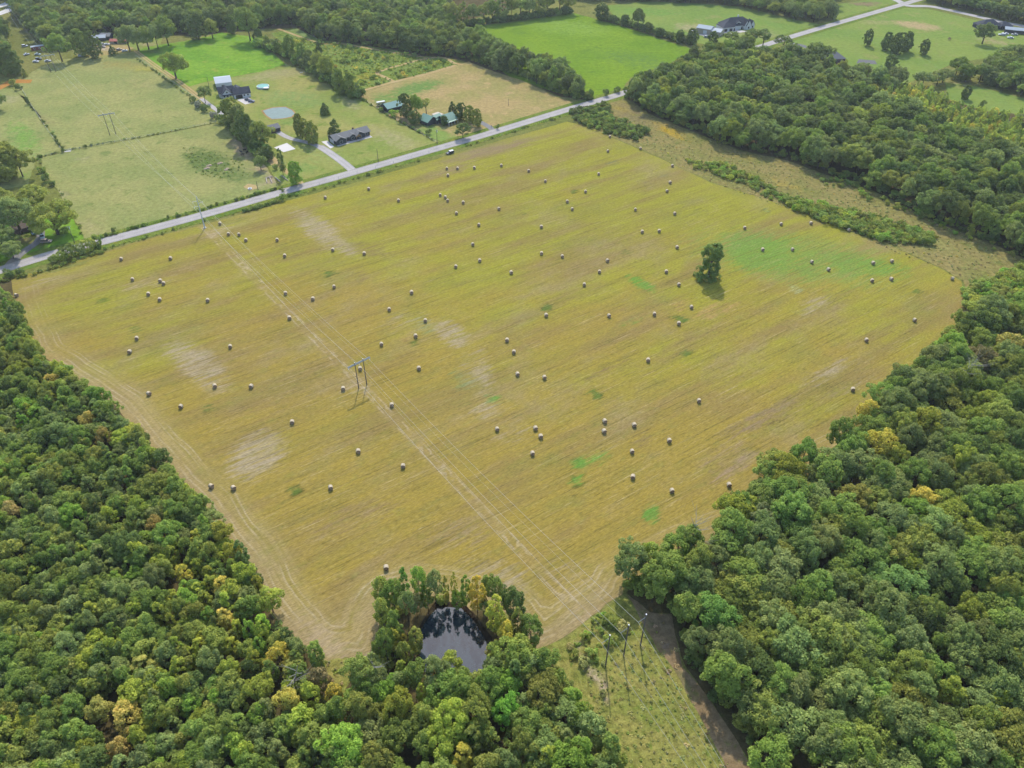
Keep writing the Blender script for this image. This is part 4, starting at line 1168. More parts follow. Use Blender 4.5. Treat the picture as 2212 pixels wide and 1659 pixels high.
HERO = [   # coloured trees that stand out in the woods: crown x, crown y, height m, crown width m, kind, tint, label
    (1898, 955, 15, 13.5, 'oak', T_YEL, 'golden yellow tree, the brightest crown at the field edge of the right-hand wood'),
    (1942, 980, 13, 9.5, 'oak', T_YG, 'lime yellow tree just below the golden tree in the right-hand wood'),
    (1880, 880, 13, 8, 'young', (.30, .24, .02), 'yellowing tree at the field edge above the golden tree'),
    (2118, 768, 15, 12, 'oak', T_BRN, 'rusty brown tree near the right edge of the photo'),
    (2186, 740, 14, 12, 'young', (.22, .19, .03), 'yellow leafed tree at the right edge beside the rusty tree'),
    (2060, 738, 14, 14, 'oak', T_BRIGHT, 'bright green tree at the field edge left of the rusty tree'),
    (2180, 748, 12, 8, 'young', T_BRIGHT, 'small vivid green tree right of the rusty tree'),
    (1740, 975, 14, 11, 'oak', (.085, .15, .015), 'vivid green tree at the field edge left of the golden tree'),
    (2100, 900, 13, 10, 'oak', T_YG, 'yellow green star shaped tree right of the golden tree'),
    (2140, 865, 14, 11, 'oak', T_YG, 'yellow green tree by the right edge above the star shaped one'),
    (2000, 1075, 13, 10, 'oak', (.33, .25, .02), 'yellow topped tree in the middle of the right-hand wood'),
    (1975, 1100, 14, 13, 'oak', T_BRIGHT, 'bright green tree beneath the yellow topped tree'),
    (1850, 1075, 14, 12, 'oak', (.17, .15, .02), 'ochre green tree left of the yellow topped tree'),
    (2060, 1105, 14, 15, 'oak', T_YG, 'wide yellow green tree right of the yellow topped tree'),
    (1940, 1255, 16, 16, 'oak', (.088, .140, .026), 'very broad fresh green tree deep in the right-hand wood'),
    (1850, 1200, 15, 14, 'oak', (.10, .15, .02), 'broad olive green tree left of the broad fresh green tree'),
    (2100, 1315, 13, 9, 'oak', T_YG, 'lime green tree at the right of the right-hand wood'),
    (1405, 1190, 12, 6, 'young', (.14, .19, .012), 'small lime tree at the left tip of the right-hand wood'),
    (1545, 1320, 15, 12, 'oak', (.085, .145, .02), 'green gold tree on the wood edge above the bare strip'),
    (1670, 1630, 15, 12, 'oak', (.12, .17, .02), 'lime tinged tree at the bottom edge right of the wires'),
    (2055, 1490, 13, 8, 'young', T_YG, 'lime yellow tree low in the right-hand wood'),
    (1650, 1120, 13, 10, 'oak', (.13, .145, .055), 'pale silvery tree at the field edge of the right-hand wood'),
    (223, 940, 10, 6, 'young', T_ORG, 'orange tree in the left-hand wood'),
    (110, 822, 10, 6, 'young', (.28, .21, .03), 'yellow tree near the upper edge of the left-hand wood'),
    (35, 800, 10, 9, 'oak', T_YG, 'yellow green tree at the left edge of the left-hand wood'),
    (205, 850, 11, 9, 'oak', (.09, .16, .015), 'vivid green tree at the field edge of the left-hand wood'),
    (185, 905, 10, 6, 'young', (.25, .18, .03), 'tawny yellow tree left of the orange tree'),
    (332, 1132, 10, 6, 'young', T_ORG, 'orange brown tree in the middle of the left-hand wood'),
    (356, 1142, 9, 4, 'slim', (.34, .25, .03), 'small yellow tree beside the orange brown tree'),
    (295, 1090, 11, 8, 'oak', T_YG, 'yellow green tree above the orange brown tree'),
    (395, 1235, 11, 6, 'slim', T_YEL, 'tall yellow tree in the middle of the left-hand wood'),
    (478, 1262, 11, 6, 'slim', (.33, .26, .025), 'yellow tree left of the field edge in the left-hand wood'),
    (500, 1220, 10, 5, 'slim', T_YG, 'lime yellow slim tree near the field edge'),
    (484, 1330, 11, 6, 'slim', (.30, .25, .025), 'yellow slim tree below the other yellow trees'),
    (563, 1340, 10, 5, 'slim', (.15, .24, .01), 'bright lime tree close to the field edge'),
    (598, 1415, 11, 7, 'young', T_YEL, 'golden tree near the lower tip of the left-hand wood'),
    (580, 1290, 10, 8, 'young', T_YG, 'yellow green tree leaning over the field edge'),
    (690, 1460, 10, 6, 'young', T_BRN, 'brownish tree at the lower tip of the left-hand wood'),
    (440, 1290, 10, 5, 'slim', T_YG, 'slim lime tree among the yellow trees'),
    (210, 1530, 10, 7, 'young', (.20, .19, .03), 'gold tinged tree in the lower left wood'),
    (272, 1545, 11, 8, 'young', (.30, .22, .03), 'yellow ochre tree in the lower left wood'),
    (255, 1615, 10, 6, 'young', T_ORG, 'orange ochre tree near the bottom left'),
    (305, 1435, 11, 7, 'slim', (.22, .19, .03), 'olive gold tree in the lower left wood'),
    (150, 1110, 11, 9, 'oak', T_BRIGHT, 'bright green tree deep in the left-hand wood'),
    (20, 1100, 10, 7, 'young', (.24, .18, .05), 'tawny tree at the left edge'),
    (620, 1510, 11, 7, 'young', (.28, .23, .025), 'yellow tree above the bottom gap'),
    (720, 1490, 10, 5, 'slim', T_YEL, 'narrow golden tree left of the tall grass gap'),
    (560, 1480, 11, 8, 'oak', T_YG, 'lime tree in the bottom left wood'),
    (1092, 1528, 12, 8, 'oak', (.10, .22, .012), 'vivid lime tree in the wood below the pond'),
    (1000, 1630, 12, 7, 'slim', T_YEL, 'sparse yellow tree at the bottom below the pond'),
    (846, 1372, 11, 4, 'slim', (.26, .25, .02), 'tall yellow green tree on the left bank of the pond'),
    (872, 1380, 8, 3, 'slim', T_YEL, 'small golden tree on the left bank of the pond'),
    (866, 1440, 10, 4, 'slim', T_YG, 'slim lime tree at the lower left of the pond'),
    (936, 1440, 8, 3.4, 'slim', (.30, .18, .03), 'left of the two small orange trees at the lower edge of the pond'),
    (955, 1437, 8, 3.2, 'slim', (.30, .19, .03), 'right of the two small orange trees at the lower edge of the pond'),
    (1066, 1398, 8, 4, 'young', (.24, .21, .03), 'small gold tinged tree at the right corner of the pond'),
    (910, 1490, 10, 4, 'slim', (.22, .25, .015), 'lime yellow slim tree below the pond'),
    (970, 1432, 9, 7, 'young', T_YG, 'lime green tree overhanging the lower edge of the pond'),
]
RING = [   # foot x, foot y, height px, width px, kind, tint, label
    (880, 1306, 76, 27, 'slim', (.085, .16, .018), 'tall green tree at the top left of the pond'), (910, 1302, 72, 40, 'young', (.12, .19, .018), 'bright green tree at the top left of the pond'), (942, 1305, 68, 40, 'young', T_GREY, 'grey green tree at the top of the pond'),
    (966, 1308, 62, 17, 'slim', (.20, .18, .02), 'thin orange tipped tree at the top of the pond'), (985, 1308, 70, 16, 'slim', (.19, .19, .02), 'tallest thin tree at the top of the pond'), (1008, 1311, 66, 27, 'slim', (.11, .165, .016), 'slim green tree at the top of the pond'),
    (1032, 1324, 78, 36, 'slim', (.28, .205, .014), 'orange gold spire at the upper right of the pond'), (1064, 1303, 56, 50, 'oak', T_MID, 'round green tree by the hay field above the pond'), (1072, 1372, 84, 44, 'slim', (.20, .205, .016), 'tall lime yellow tree on the right bank of the pond'),
    (1108, 1344, 66, 56, 'oak', T_DARK, 'dark round tree right of the lime yellow pond tree'), (1118, 1382, 66, 32, 'slim', T_OLIVE, 'olive slim tree right of the pond by the hay field'), (1094, 1404, 52, 44, 'young', (.27, .235, .016), 'round yellow tree on the right bank of the pond'),
    (1146, 1392, 54, 56, 'oak', T_MID, 'mid green tree at the right edge of the pond wood'), (830, 1318, 66, 44, 'young', T_OLIVE, 'olive tree at the upper left corner of the pond wood'), (856, 1330, 72, 48, 'oak', T_MID, 'green tree left of the bright pond trees'),
    (884, 1350, 70, 34, 'young', T_GREY, 'greyish tree on the left bank of the pond'), (832, 1368, 70, 40, 'young', (.15, .17, .024), 'yellow olive tree at the left edge of the pond wood'), (858, 1395, 74, 36, 'slim', T_MID, 'tall green tree on the left bank of the pond'),
    (838, 1428, 64, 46, 'oak', T_MID, 'round tree at the lower left of the pond wood'), (880, 1440, 50, 34, 'young', T_OLIVE, 'low olive tree at the lower left bank of the pond'), (902, 1336, 50, 30, 'young', (.14, .13, .04), 'small brownish tree at the water edge, left of pond'),
    (926, 1322, 44, 34, 'young', T_MID, 'small tree overhanging the top left of the pond'), (1052, 1340, 40, 30, 'young', T_DARK, 'small dark tree overhanging the upper right of the pond'), (990, 1316, 34, 34, 'young', T_BRIGHT, 'low bright bush tree at the top of the pond'),
]
for x, y, hp, wp, k, ti, lab in RING:
    tag(tree(k, x, y, hp, wp, ti), lab, 'tree')
hero_xy = []
for x, y, hp, wp, k, ti, lab in RING:
    hero_xy.append((*G(x, y), wp / ppm(y)[0] / 2 * .8))
for x, y, h_, wd, k, ti, lab in HERO:
    X, Y = G(x, y, h_ * .72)
    hero_xy.append((X, Y, wd / 2))
    px, py = PX([(X, Y)])[0]
    ti = tuple(.86 * a_ + .14 * b_ for a_, b_ in zip(ti, (.10, .14, .026)))
    tag(tree(k, px, py, tint=ti, h=h_, w_=wd, xy=(X, Y)), lab, 'tree')
hero_xy = np.array(hero_xy)

WOODS = [('right', W_RIGHT, 6.7, 1, 1.0, 14.5, 'right-hand wood below the hay field'), ('left', W_LEFT, 4.1, 2, 1.0, 9.6, 'left-hand young wood'), ('pond', W_POND, 5.2, 3, 1.0, 11, 'wood round the dark pond'),
         ('upper', W_UP, 8.6, 4, 1.0, 15, 'upper wood between county road and old field'), ('young', W_YOUNG, 4.2, 5, 1.0, 9.5, 'yellow green sapling stand at the right'), ('belt', W_BELT, 8.4, 6, 1.0, 15, 'long tree belt across the top'),
         ('belt', W_TOP, 8.6, 7, 1.0, 13, 'wood along the top edge'), ('belt', W_TOPR, 8.4, 8, 1.0, 12, 'wood beyond the far road at top right'), ('belt', W_TOPR2, 8.0, 9, 1.0, 12, 'wood at the upper right edge'), ('belt', W_TL, 8.4, 10, 1.0, 14, 'wood at the top left edge')]
FLAT = ['oak', 'young', 'slim', 'pine', 'cedar', 'shade', 'pinoak', 'shrub']
KI = {}
protos = []
for k in FLAT:
    for j in range(len(KIND[k])):
        KI[(k, j)] = len(protos)
        protos.append(KIND[k][j][2])
for m_ in TUFT:
    KI[('tuft', m_.name)] = len(protos)
    protos.append(m_)
TUFT0 = KI[('tuft', TUFT[0].name)]
pcol = bpy.data.collections.new('plant patterns')
for i, me in enumerate(protos):
    pcol.objects.link(bpy.data.objects.new('plant_%03d' % i, me))


def scatter_group():
    g = bpy.data.node_groups.new('scatter plants', 'GeometryNodeTree')
    g.interface.new_socket('Geometry', in_out='INPUT', socket_type='NodeSocketGeometry')
    g.interface.new_socket('Geometry', in_out='OUTPUT', socket_type='NodeSocketGeometry')
    N, Lk = g.nodes.new, g.links.new
    gi, go = N('NodeGroupInput'), N('NodeGroupOutput')
    ci = N('GeometryNodeCollectionInfo')
    ci.inputs['Collection'].default_value = pcol
    ci.inputs['Separate Children'].default_value = True
    ci.inputs['Reset Children'].default_value = True
    ip = N('GeometryNodeInstanceOnPoints')
    ip.inputs['Pick Instance'].default_value = True

    def at(n, ty):
        a_ = N('GeometryNodeInputNamedAttribute'); a_.data_type = ty
        a_.inputs['Name'].default_value = n
        return a_.outputs['Attribute']
    Lk(gi.outputs[0], ip.inputs['Points']); Lk(ci.outputs[0], ip.inputs['Instance'])
    Lk(at('pid', 'INT'), ip.inputs['Instance Index'])
    Lk(at('rot', 'FLOAT_VECTOR'), ip.inputs['Rotation'])
    Lk(at('scl', 'FLOAT_VECTOR'), ip.inputs['Scale'])
    Lk(ip.outputs[0], go.inputs[0])
    return g


SCAT = scatter_group()


def scatter(name, rows, label, cat):
    """one mass of plants: rows of (x, y, z, pattern, turn, sx, sz, tint)"""
    m = bpy.data.meshes.new(name)
    m.from_pydata([(q[0], q[1], q[2]) for q in rows], [], [])
    a_ = m.attributes.new('pid', 'INT', 'POINT'); a_.data.foreach_set('value', [int(q[3]) for q in rows])
    a_ = m.attributes.new('rot', 'FLOAT_VECTOR', 'POINT'); a_.data.foreach_set('vector', [c for q in rows for c in (0, 0, q[4])])
    a_ = m.attributes.new('scl', 'FLOAT_VECTOR', 'POINT'); a_.data.foreach_set('vector', [c for q in rows for c in (q[5], q[5], q[6])])
    a_ = m.attributes.new('tint', 'FLOAT_COLOR', 'POINT'); a_.data.foreach_set('color', [c for q in rows for c in (*q[7], 1)])
    m.materials.append(M['leaf'])
    o = link(bpy.data.objects.new(name, m))
    md = o.modifiers.new('plants', 'NODES'); md.node_group = SCAT
    return tag(o, label, cat, None, 'stuff')


SIGHT = [D((1786, 126), (1836, 126), (1842, 176), (1786, 176)), D((1596, 262), (1626, 262), (1624, 312), (1600, 312)), D((1840, 124), (1900, 126), (1905, 150), (1846, 150)), D((1500, 66), (1640, 56), (1650, 78), (1575, 92), (1500, 88))]   # open ground that keeps a roof or yard in view
cands = []
for wi, (mix_, poly, sp, seed, k, hh, lab) in enumerate(WOODS):
    r = random.Random(seed * 31)
    for X, Y in hexpts(poly, sp, seed):
        if pip([(X, Y)], PONDSET)[0]:
            continue
        if wi == 3 and pip([(X, Y)], W_YOUNG)[0]:
            continue
        kd = pick(r, MIXW[mix_][0])
        ti = pick(r, MIXW[mix_][1])
        sp_ = PX([(X, Y)], 5)[0]
        if wi == 1 and 340 < sp_[0] < 680 and 1120 < sp_[1] < 1450 and r.random() < .42:
            kd, ti = r.choice(['slim', 'slim', 'young']), r.choice([T_YG, T_YG, T_BRIGHT, (.185, .188, .014)])
        h_ = hh * r.uniform(.72, 1.24)
        H0, R0 = KIND[kd][0][3], KIND[kd][0][4]
        base = {'right': 5.8, 'left': 3.25, 'pond': 3.5, 'upper': 6.4, 'young': 2.9, 'belt': 6.2}[mix_]
        if kd == 'oak' and mix_ in ('left', 'pond'): base *= 1.35; h_ *= 1.12
        if kd == 'slim': base *= .72; h_ *= 1.08
        if kd == 'young' and mix_ in ('right', 'upper', 'belt'): base *= .7; h_ *= .8
        rad = base * r.uniform(.72, 1.25)
        if len(hero_xy):
            dd = np.hypot(hero_xy[:, 0] - X, hero_xy[:, 1] - Y)
            if (dd < (hero_xy[:, 2] + rad) * .62).any():
                continue
        if any(pip([(X, Y)], g_)[0] for g_ in SIGHT):
            kd, h_, rad = 'young', r.uniform(2, 4), r.uniform(1.2, 2)
            H0, R0 = KIND[kd][0][3], KIND[kd][0][4]
        d, _ = segdist([(X, Y)], poly, True)
        px, py = PX([(X, Y)], h_ * .6)[0]
        zc = Y * CS + (H - h_ * .6) * SN
        cands.append(dict(w=wi, x=X, y=Y, k=kd, t=jit(ti, r, .13), h=h_, r=rad, size=rad * h_ / zc ** 2 * (1 if 0 < px < 2212 and 10 < py < 1650 else .02), a=r.uniform(0, 6.28), v=r.randrange(len(KIND[kd])), t0=ti, edge=d[0], px=px, py=py))
for wi, seed in ((0, 5), (1, 6), (2, 7), (3, 8), (5, 9)):
    r = random.Random(seed)
    pl = WOODS[wi][1]
    cen = np.array(pl).mean(0)
    edge = smooth_line(list(pl) + [pl[0]], 2.6) if False else ragged(pl, 2.6, .8, seed)
    for p in edge:
        for _ in range(2):
            q_ = np.array(p) + np.array((r.uniform(-2.5, 2.5), r.uniform(-.5, 4.5)))
            px, py = PX([q_], 2)[0]
            if not (-60 < px < 2270 and -40 < py < 1750) or not pip([q_], pl)[0] or pip([q_], PONDSET)[0]:
                continue
            kd = r.choice(['young', 'young', 'shrub'])
            cands.append(dict(w=wi, x=q_[0], y=q_[1], k=kd, t=jit(pick(r, [(T_MID, .4), (T_DARK, .3), (T_OLIVE, .3)]), r, .15), h=r.uniform(3, 7.5) if kd == 'young' else r.uniform(1.6, 3), r=r.uniform(1.4, 2.6), size=0, a=r.uniform(0, 6.28), v=r.randrange(len(KIND[kd])), t0=T_MID, edge=0, px=px, py=py))
N_IND = max(0, 305 - len(ALLTREES) - 1)
cands.sort(key=lambda q: -q['size'])
IND, REST = cands[:N_IND], cands[N_IND:]
TN = {(.185, .188, .014): 'yellowish', T_MID: 'mid green', T_GREY: 'greyish green', T_OLIVE: 'olive green', T_DARK: 'dark green', T_YG: 'yellow green', T_BRIGHT: 'bright green', T_BRN: 'brownish', T_YEL: 'yellow'}
KN = {'oak': 'broad crowned', 'young': 'small round', 'slim': 'slim upright', 'shade': 'spreading', 'pine': 'pine like', 'pinoak': 'full skirted'}
WN = {0: 'right-hand wood', 1: 'left-hand wood', 2: 'wood round the pond', 3: 'upper wood'}
everyone = np.array([(q['x'], q['y']) for q in cands if q['size'] > 0] + [tuple(e.location)[:2] for e in ALLTREES])
marks = [(e['label'], tuple(e.location)[:2]) for e in ALLTREES if e.get('label') and len(e['label'].split()) <= 10]
marks += [('the left pole of the three dark poles', G(1308, 1438.7)), ('the right pole of the three dark poles', G(1383, 1394))]
claim = {}
ORDT = ['nearest', '2nd nearest', '3rd nearest', '4th nearest', '5th nearest']
for ml, mp in marks:
    dd = np.hypot(everyone[:, 0] - mp[0], everyone[:, 1] - mp[1])
    own = (dd < .01).sum()
    for i_ in IND:
        d_ = math.hypot(i_['x'] - mp[0], i_['y'] - mp[1])
        rk = int((dd < d_ - 1e-6).sum() - own)
        if rk < 5:
            key = (i_['x'], i_['y'])
            if key not in claim or rk < claim[key][0]:
                claim[key] = (rk, ml if ml.startswith('the ') else 'the ' + ml)
for q in IND:
    px, py = PX([(q['x'], q['y'])])[0]
    e = tree(q['k'], px, py, tint=q['t'], h=q['h'], w_=2 * q['r'], xy=(q['x'], q['y']), var=q['v'], rz=q['a'])
    wn = WN.get(q['w'], 'far wood')
    lab = '%s %s tree in the %s' % (KN[q['k']], TN[q['t0']], wn)
    if (q['x'], q['y']) in claim:
        rk, ml = claim[(q['x'], q['y'])]
        own_lab = '%s tree %s to %s' % (TN[q['t0']], ORDT[rk], ml)
        if len(own_lab.split()) <= 16:
            tag(e, own_lab, 'tree', 'trees of the ' + wn)
            continue
    tag(e, lab, 'tree', 'trees of the ' + wn)
for wi, wd in enumerate(WOODS):
    rows = []
    for q in REST:
        if q['w'] == wi:
            H0, R0 = KIND[q['k']][q['v']][3:5]
            rows.append((q['x'], q['y'], 0, KI[(q['k'], q['v'])], q['a'], q['r'] / R0, q['h'] / H0, q['t']))
    if rows:
        scatter('woodland', rows, 'the further trees of the ' + wd[6], 'woodland')
print('trees', len(ALLTREES), 'woodland', len(REST))


# ------------------------------------------------------------------ brush, weeds, hedges
def brush(polys, sp, seed, kinds, tints, hs, label, cat, zz=0.0, name='brush', drop=0.1):
    r = random.Random(seed)
    rows = []
    for i, poly in enumerate(polys):
        for X, Y in hexpts(poly, sp, seed + i, .5, drop):
            k = pick(r, kinds)
            s_ = r.uniform(*hs)
            if k == 'tuft':
                rows.append((X, Y, zz, TUFT0 + r.randrange(3), r.uniform(0, 6.28), s_ * r.uniform(.8, 1.4), s_ * r.uniform(.8, 1.5), jit(pick(r, tints), r, .25)))
            else:
                v_ = r.randrange(len(KIND[k])); H0 = KIND[k][v_][3]
                rows.append((X, Y, zz, KI[(k, v_)], r.uniform(0, 6.28), s_ * 2.4 / H0 * r.uniform(.8, 1.3), s_ * 2.4 / H0, jit(pick(r, tints), r, .2)))
    return scatter(name, rows, label, cat) if rows else None


BT = [(T_MID, .4), (T_BRIGHT, .15), (T_OLIVE, .3), (T_YG, .15)]
BS = [('shrub', .8), ('young', .12), ('tuft', .08)]
brush([D((1232, 242), (1310, 221), (1318, 252), (1402, 286), (1372, 306), (1304, 288), (1240, 262))], 3.0, 61, BS, [(T_DARK, .5), (T_MID, .4), (T_OLIVE, .1)], (.8, 1.6), 'dense dark green thicket at the road corner of the old field', 'brush')
brush([D((1518, 350), (1560, 356), (1610, 376), (1680, 412), (1640, 410), (1540, 376))], 2.5, 62, BS, BT, (.6, 1.3), 'low brush row at the upper hay field edge', 'brush')
brush([D((1690, 432), (1790, 447), (1900, 472), (2020, 512), (2005, 533), (1900, 522), (1800, 487), (1710, 452))], 2.4, 63, BS, BT, (.8, 1.6), 'thick green brush band beside the hay field', 'brush')
brush([D((1765, 380), (1880, 404), (1872, 414), (1785, 400))], 3.0, 64, BS, BT, (.5, 1.0), 'short brush patch in the old field', 'brush')
brush([D((1620, 404), (1700, 424), (1760, 442), (1700, 446), (1640, 420)), D((1480, 345), (1530, 356), (1545, 372), (1500, 366))], 2.6, 75, BS, BT, (.5, 1.1), 'low straggling brush joining the bands at the hay field edge', 'brush', drop=.25)
brush([D((1860, 412), (1960, 448), (2060, 486), (2200, 545), (2210, 566), (2060, 505), (1940, 455), (1850, 424))], 3.2, 76, BS, BT, (.4, 1.0), 'scattered brush along the foot of the upper wood', 'brush', drop=.45)
brush([D((1975, 452), (2060, 482), (2068, 496), (1990, 470))], 3.0, 65, BS, BT, (.5, 1.0), 'small brush patch near the wood in the old field', 'brush')
brush([D((2080, 632), (2130, 600), (2220, 570), (2300, 600), (2300, 690), (2140, 690), (2090, 672))], 2.8, 66, BS, BT, (.8, 1.7), 'vine covered brush at the right corner of the hay field', 'brush', drop=.05)
brush([D((1345, 262), (1420, 262), (1600, 328), (1760, 372), (2000, 470), (2212, 560), (2200, 640), (2060, 600), (1830, 500), (1530, 392), (1380, 310))], 2.9, 67, [('tuft', 1)], [((.17, .165, .05), .42), ((.20, .165, .062), .34), ((.13, .155, .038), .16), ((.25, .20, .02), .08)], (.35, .8), 'tall weeds and goldenrod of the old field', 'weeds', drop=.35, name='weeds')
brush([D((600, 75), (740, 96), (905, 122), (950, 124), (855, 150), (815, 158), (850, 176), (782, 194), (720, 168))], 3.4, 68, [('tuft', .9), ('shrub', .1)], [((.13, .165, .035), .3), (T_MID, .42), ((.24, .215, .02), .1), (T_YG, .18)], (.7, 1.4), 'goldenrod and weeds of the meadow', 'weeds', name='weeds')
brush([D((836, 163), (930, 129), (962, 128), (985, 139), (900, 165), (856, 173))], 3.0, 69, [('tuft', .9), ('shrub', .1)], [((.13, .165, .035), .3), (T_MID, .42), ((.24, .215, .02), .1), (T_YG, .18)], (.7, 1.3), 'weeds inside the meadow loop track', 'weeds', name='weeds')
brush([D((1290, 1330), (1335, 1300), (1352, 1320), (1380, 1360), (1330, 1400), (1250, 1440), (1222, 1392))], 2.2, 70, [('shrub', .35), ('tuft', .65)], [(T_MID, .3), (T_BRIGHT, .15), (T_OLIVE, .35), ((.17, .16, .045), .2)], (.5, 1.3), 'leafy brush at the pole end of the grass strip', 'brush', drop=.15)
brush([D((1262, 1440), (1400, 1370), (1560, 1600), (1640, 1800), (1640, 1990), (1310, 1990), (1300, 1640))], 1.8, 71, [('tuft', .97), ('shrub', .03)], [(T_MID, .14), ((.15, .16, .04), .36), ((.185, .18, .05), .36), ((.2, .175, .065), .14)], (.3, .65), 'rough weeds under the power line', 'weeds', drop=.2, name='weeds')
brush([D((1400, 1340), (1450, 1345), (1480, 1450), (1560, 1600), (1640, 1790), (1600, 1790), (1470, 1540), (1430, 1420))], 3.0, 72, [('tuft', 1)], [(T_OLIVE, .5), ((.2, .15, .07), .5)], (.4, .8), 'sparse weeds on the bare strip', 'weeds', drop=.45, name='weeds')
brush([D((392, 316), (450, 322), (520, 345), (540, 378), (470, 388), (420, 372))], 3.0, 73, [('tuft', 1)], [(T_MID, .5), (T_DARK, .3), (T_OLIVE, .2)], (.5, 1.0), 'dark weeds in the lower pasture hollow', 'weeds', drop=.3, name='weeds')
brush([D((700, 1432), (730, 1424), (760, 1428), (748, 1480), (735, 1530), (715, 1500))], 2.0, 74, [('tuft', 1)], [((.2, .16, .07), .6), (T_OLIVE, .4)], (.5, 1.0), 'tall dry grass between the two woods', 'weeds', name='weeds')


def along(pts, off, seed, dens, width, kinds, tints, hs, label, name='weeds', cat='weeds'):
    r = random.Random(seed)
    L_ = smooth_line(pts, 1.0)
    rows = []
    for i in range(len(L_) - 1):
        d = L_[i + 1] - L_[i]; d = d / max(1e-6, np.hypot(*d))
        nv = np.array([-d[1], d[0]])
        for _ in range(int(dens) + (r.random() < dens % 1)):
            p = L_[i] + nv * (off + r.uniform(-.5, .5) * width) + d * r.uniform(-.5, .5)
            k = pick(r, kinds); s_ = r.uniform(*hs)
            if k == 'tuft':
                rows.append((p[0], p[1], .05, TUFT0 + r.randrange(3), r.uniform(0, 6.28), s_, s_ * r.uniform(.7, 1.4), jit(pick(r, tints), r, .2)))
            else:
                v_ = r.randrange(len(KIND[k])); H0 = KIND[k][v_][3]
                rows.append((p[0], p[1], .05, KI[(k, v_)], r.uniform(0, 6.28), s_ * 2.4 / H0, s_ * 2.4 / H0, jit(pick(r, tints), r, .2)))
    return scatter(name, rows, label, cat)


along(D((220, 520), (443, 457), (600, 414), (617, 408)), 3.2, 81, 1.3, 1.6, [('tuft', .6), ('shrub', .4)], [(T_DARK, .5), (T_MID, .5)], (.35, .75), 'dark weedy hedge along the road side of the lower pasture')
along(D((225, 530), (443, 470), (520, 449), (617, 420), (737, 388), (900, 341)), -4.5, 82, .8, 2.4, [('tuft', .8), ('shrub', .2)], [(T_MID, .45), (T_YG, .25), (T_OLIVE, .3)], (.3, .75), 'roadside weeds along the hay field edge')
along(D((520, 449), (560, 437), (590, 428)), -6.2, 83, 2.0, 1.6, [('shrub', 1)], [(T_MID, .6), (T_GREY, .4)], (.5, .9), 'roadside bushes on the hay field side near the tall pole', 'brush', 'brush')
along(D((620, 412), (740, 376), (1000, 300)), 4.6, 84, .35, 2.0, [('tuft', 1)], [(T_MID, .6), (T_OLIVE, .4)], (.25, .5), 'short weeds along the house side verge')
along(D((1000, 310), (1230, 240), (1300, 220)), -5, 85, .8, 2.5, [('tuft', .8), ('shrub', .2)], [(T_MID, .5), (T_OLIVE, .5)], (.35, .8), 'weeds on the verge near the old field')
along(D((140, 326), (240, 307), (330, 292), (468, 265)), 0, 86, 1.1, 1.0, [('tuft', .75), ('shrub', .25)], [(T_DARK, .6), (T_GREY, .4)], (.3, .6), 'weeds grown up along the fence between the pastures')
along(D((84, 341), (110, 334), (136, 329)), 0, 87, 1.2, 1.0, [('tuft', .6), ('shrub', .4)], [(T_DARK, .6), (T_MID, .4)], (.3, .7), 'weeds along the left end of the pasture fence')
along(D((46, 190), (70, 235), (92, 265), (108, 285), (136, 322)), 0, 88, .35, 1.3, [('tuft', .5), ('shrub', .5)], [(T_DARK, .6), (T_GREY, .4)], (.35, .85), 'weedy growth along the left pasture fence')
along(D((296, 124), (345, 158), (380, 184), (428, 216)), -1.5, 89, .5, 1.3, [('tuft', .5), ('shrub', .5)], [(T_DARK, .4), (T_GREY, .6)], (.35, .7), 'weedy growth along the farm lane fence')
along(D((82, 345), (100, 375), (120, 405), (150, 452), (180, 516)), 0.5, 90, .4, 1.4, [('tuft', .5), ('shrub', .5)], [(T_MID, .6), (T_GREY, .4)], (.3, .7), 'weeds along the left side of the lower pasture')
along(D((782, 214), (815, 236), (860, 262), (900, 282), (945, 310)), 0, 91, .7, 1.0, [('tuft', .6), ('shrub', .4)], [(T_MID, .6), (T_DARK, .4)], (.3, .8), 'weeds along the fence of the green roofed house')
along(D((566, 98), (600, 116), (640, 132), (690, 160), (720, 184), (780, 214)), 0, 93, 1.5, 7.0, [('young', .75), ('shrub', .25)], [(T_DARK, .5), (T_MID, .5)], (1.2, 3.4), 'undergrowth filling the hedgerow beside the meadow', 'brush', 'brush')
along(D((500, 270), (530, 305), (560, 330), (580, 348)), 0, 94, 1.2, 6.0, [('young', .7), ('shrub', .3)], [(T_DARK, .6), (T_MID, .4)], (1.2, 3.2), 'undergrowth below the tree row at the farm lane', 'brush', 'brush')
along(D((1290, 42), (1330, 50), (1400, 70), (1500, 98)), 0, 95, 1.0, 5.0, [('young', .7), ('shrub', .3)], [(T_DARK, .8), (T_MID, .2)], (1.0, 2.6), 'undergrowth of the hedgerow between the bright green fields', 'brush', 'brush')
along(D((985, 60), (1120, 44), (1235, 28)), 1, 96, 1.4, 5.0, [('young', .6), ('shrub', .4)], [(T_DARK, .8), (T_MID, .2)], (1.0, 2.8), 'dark undergrowth along the top of the bright green field', 'brush', 'brush')
along(D((0, 604), (60, 590), (110, 576), (160, 560), (222, 540)), -2.5, 92, 1.0, 2.2, [('shrub', .6), ('tuft', .4)], [(T_MID, .6), (T_OLIVE, .4)], (.4, .9), 'bushes on the hay field side of the road at the left', 'brush', 'brush')

SHRUBS = []


def shrub(x, y, hp, wp, tint, lab=None):
    e = tree('shrub', x, y, hp, wp, tint, name='shrub')
    ALLTREES.remove(e)
    tag(e, lab, 'shrub')
    SHRUBS.append(e)
    return e


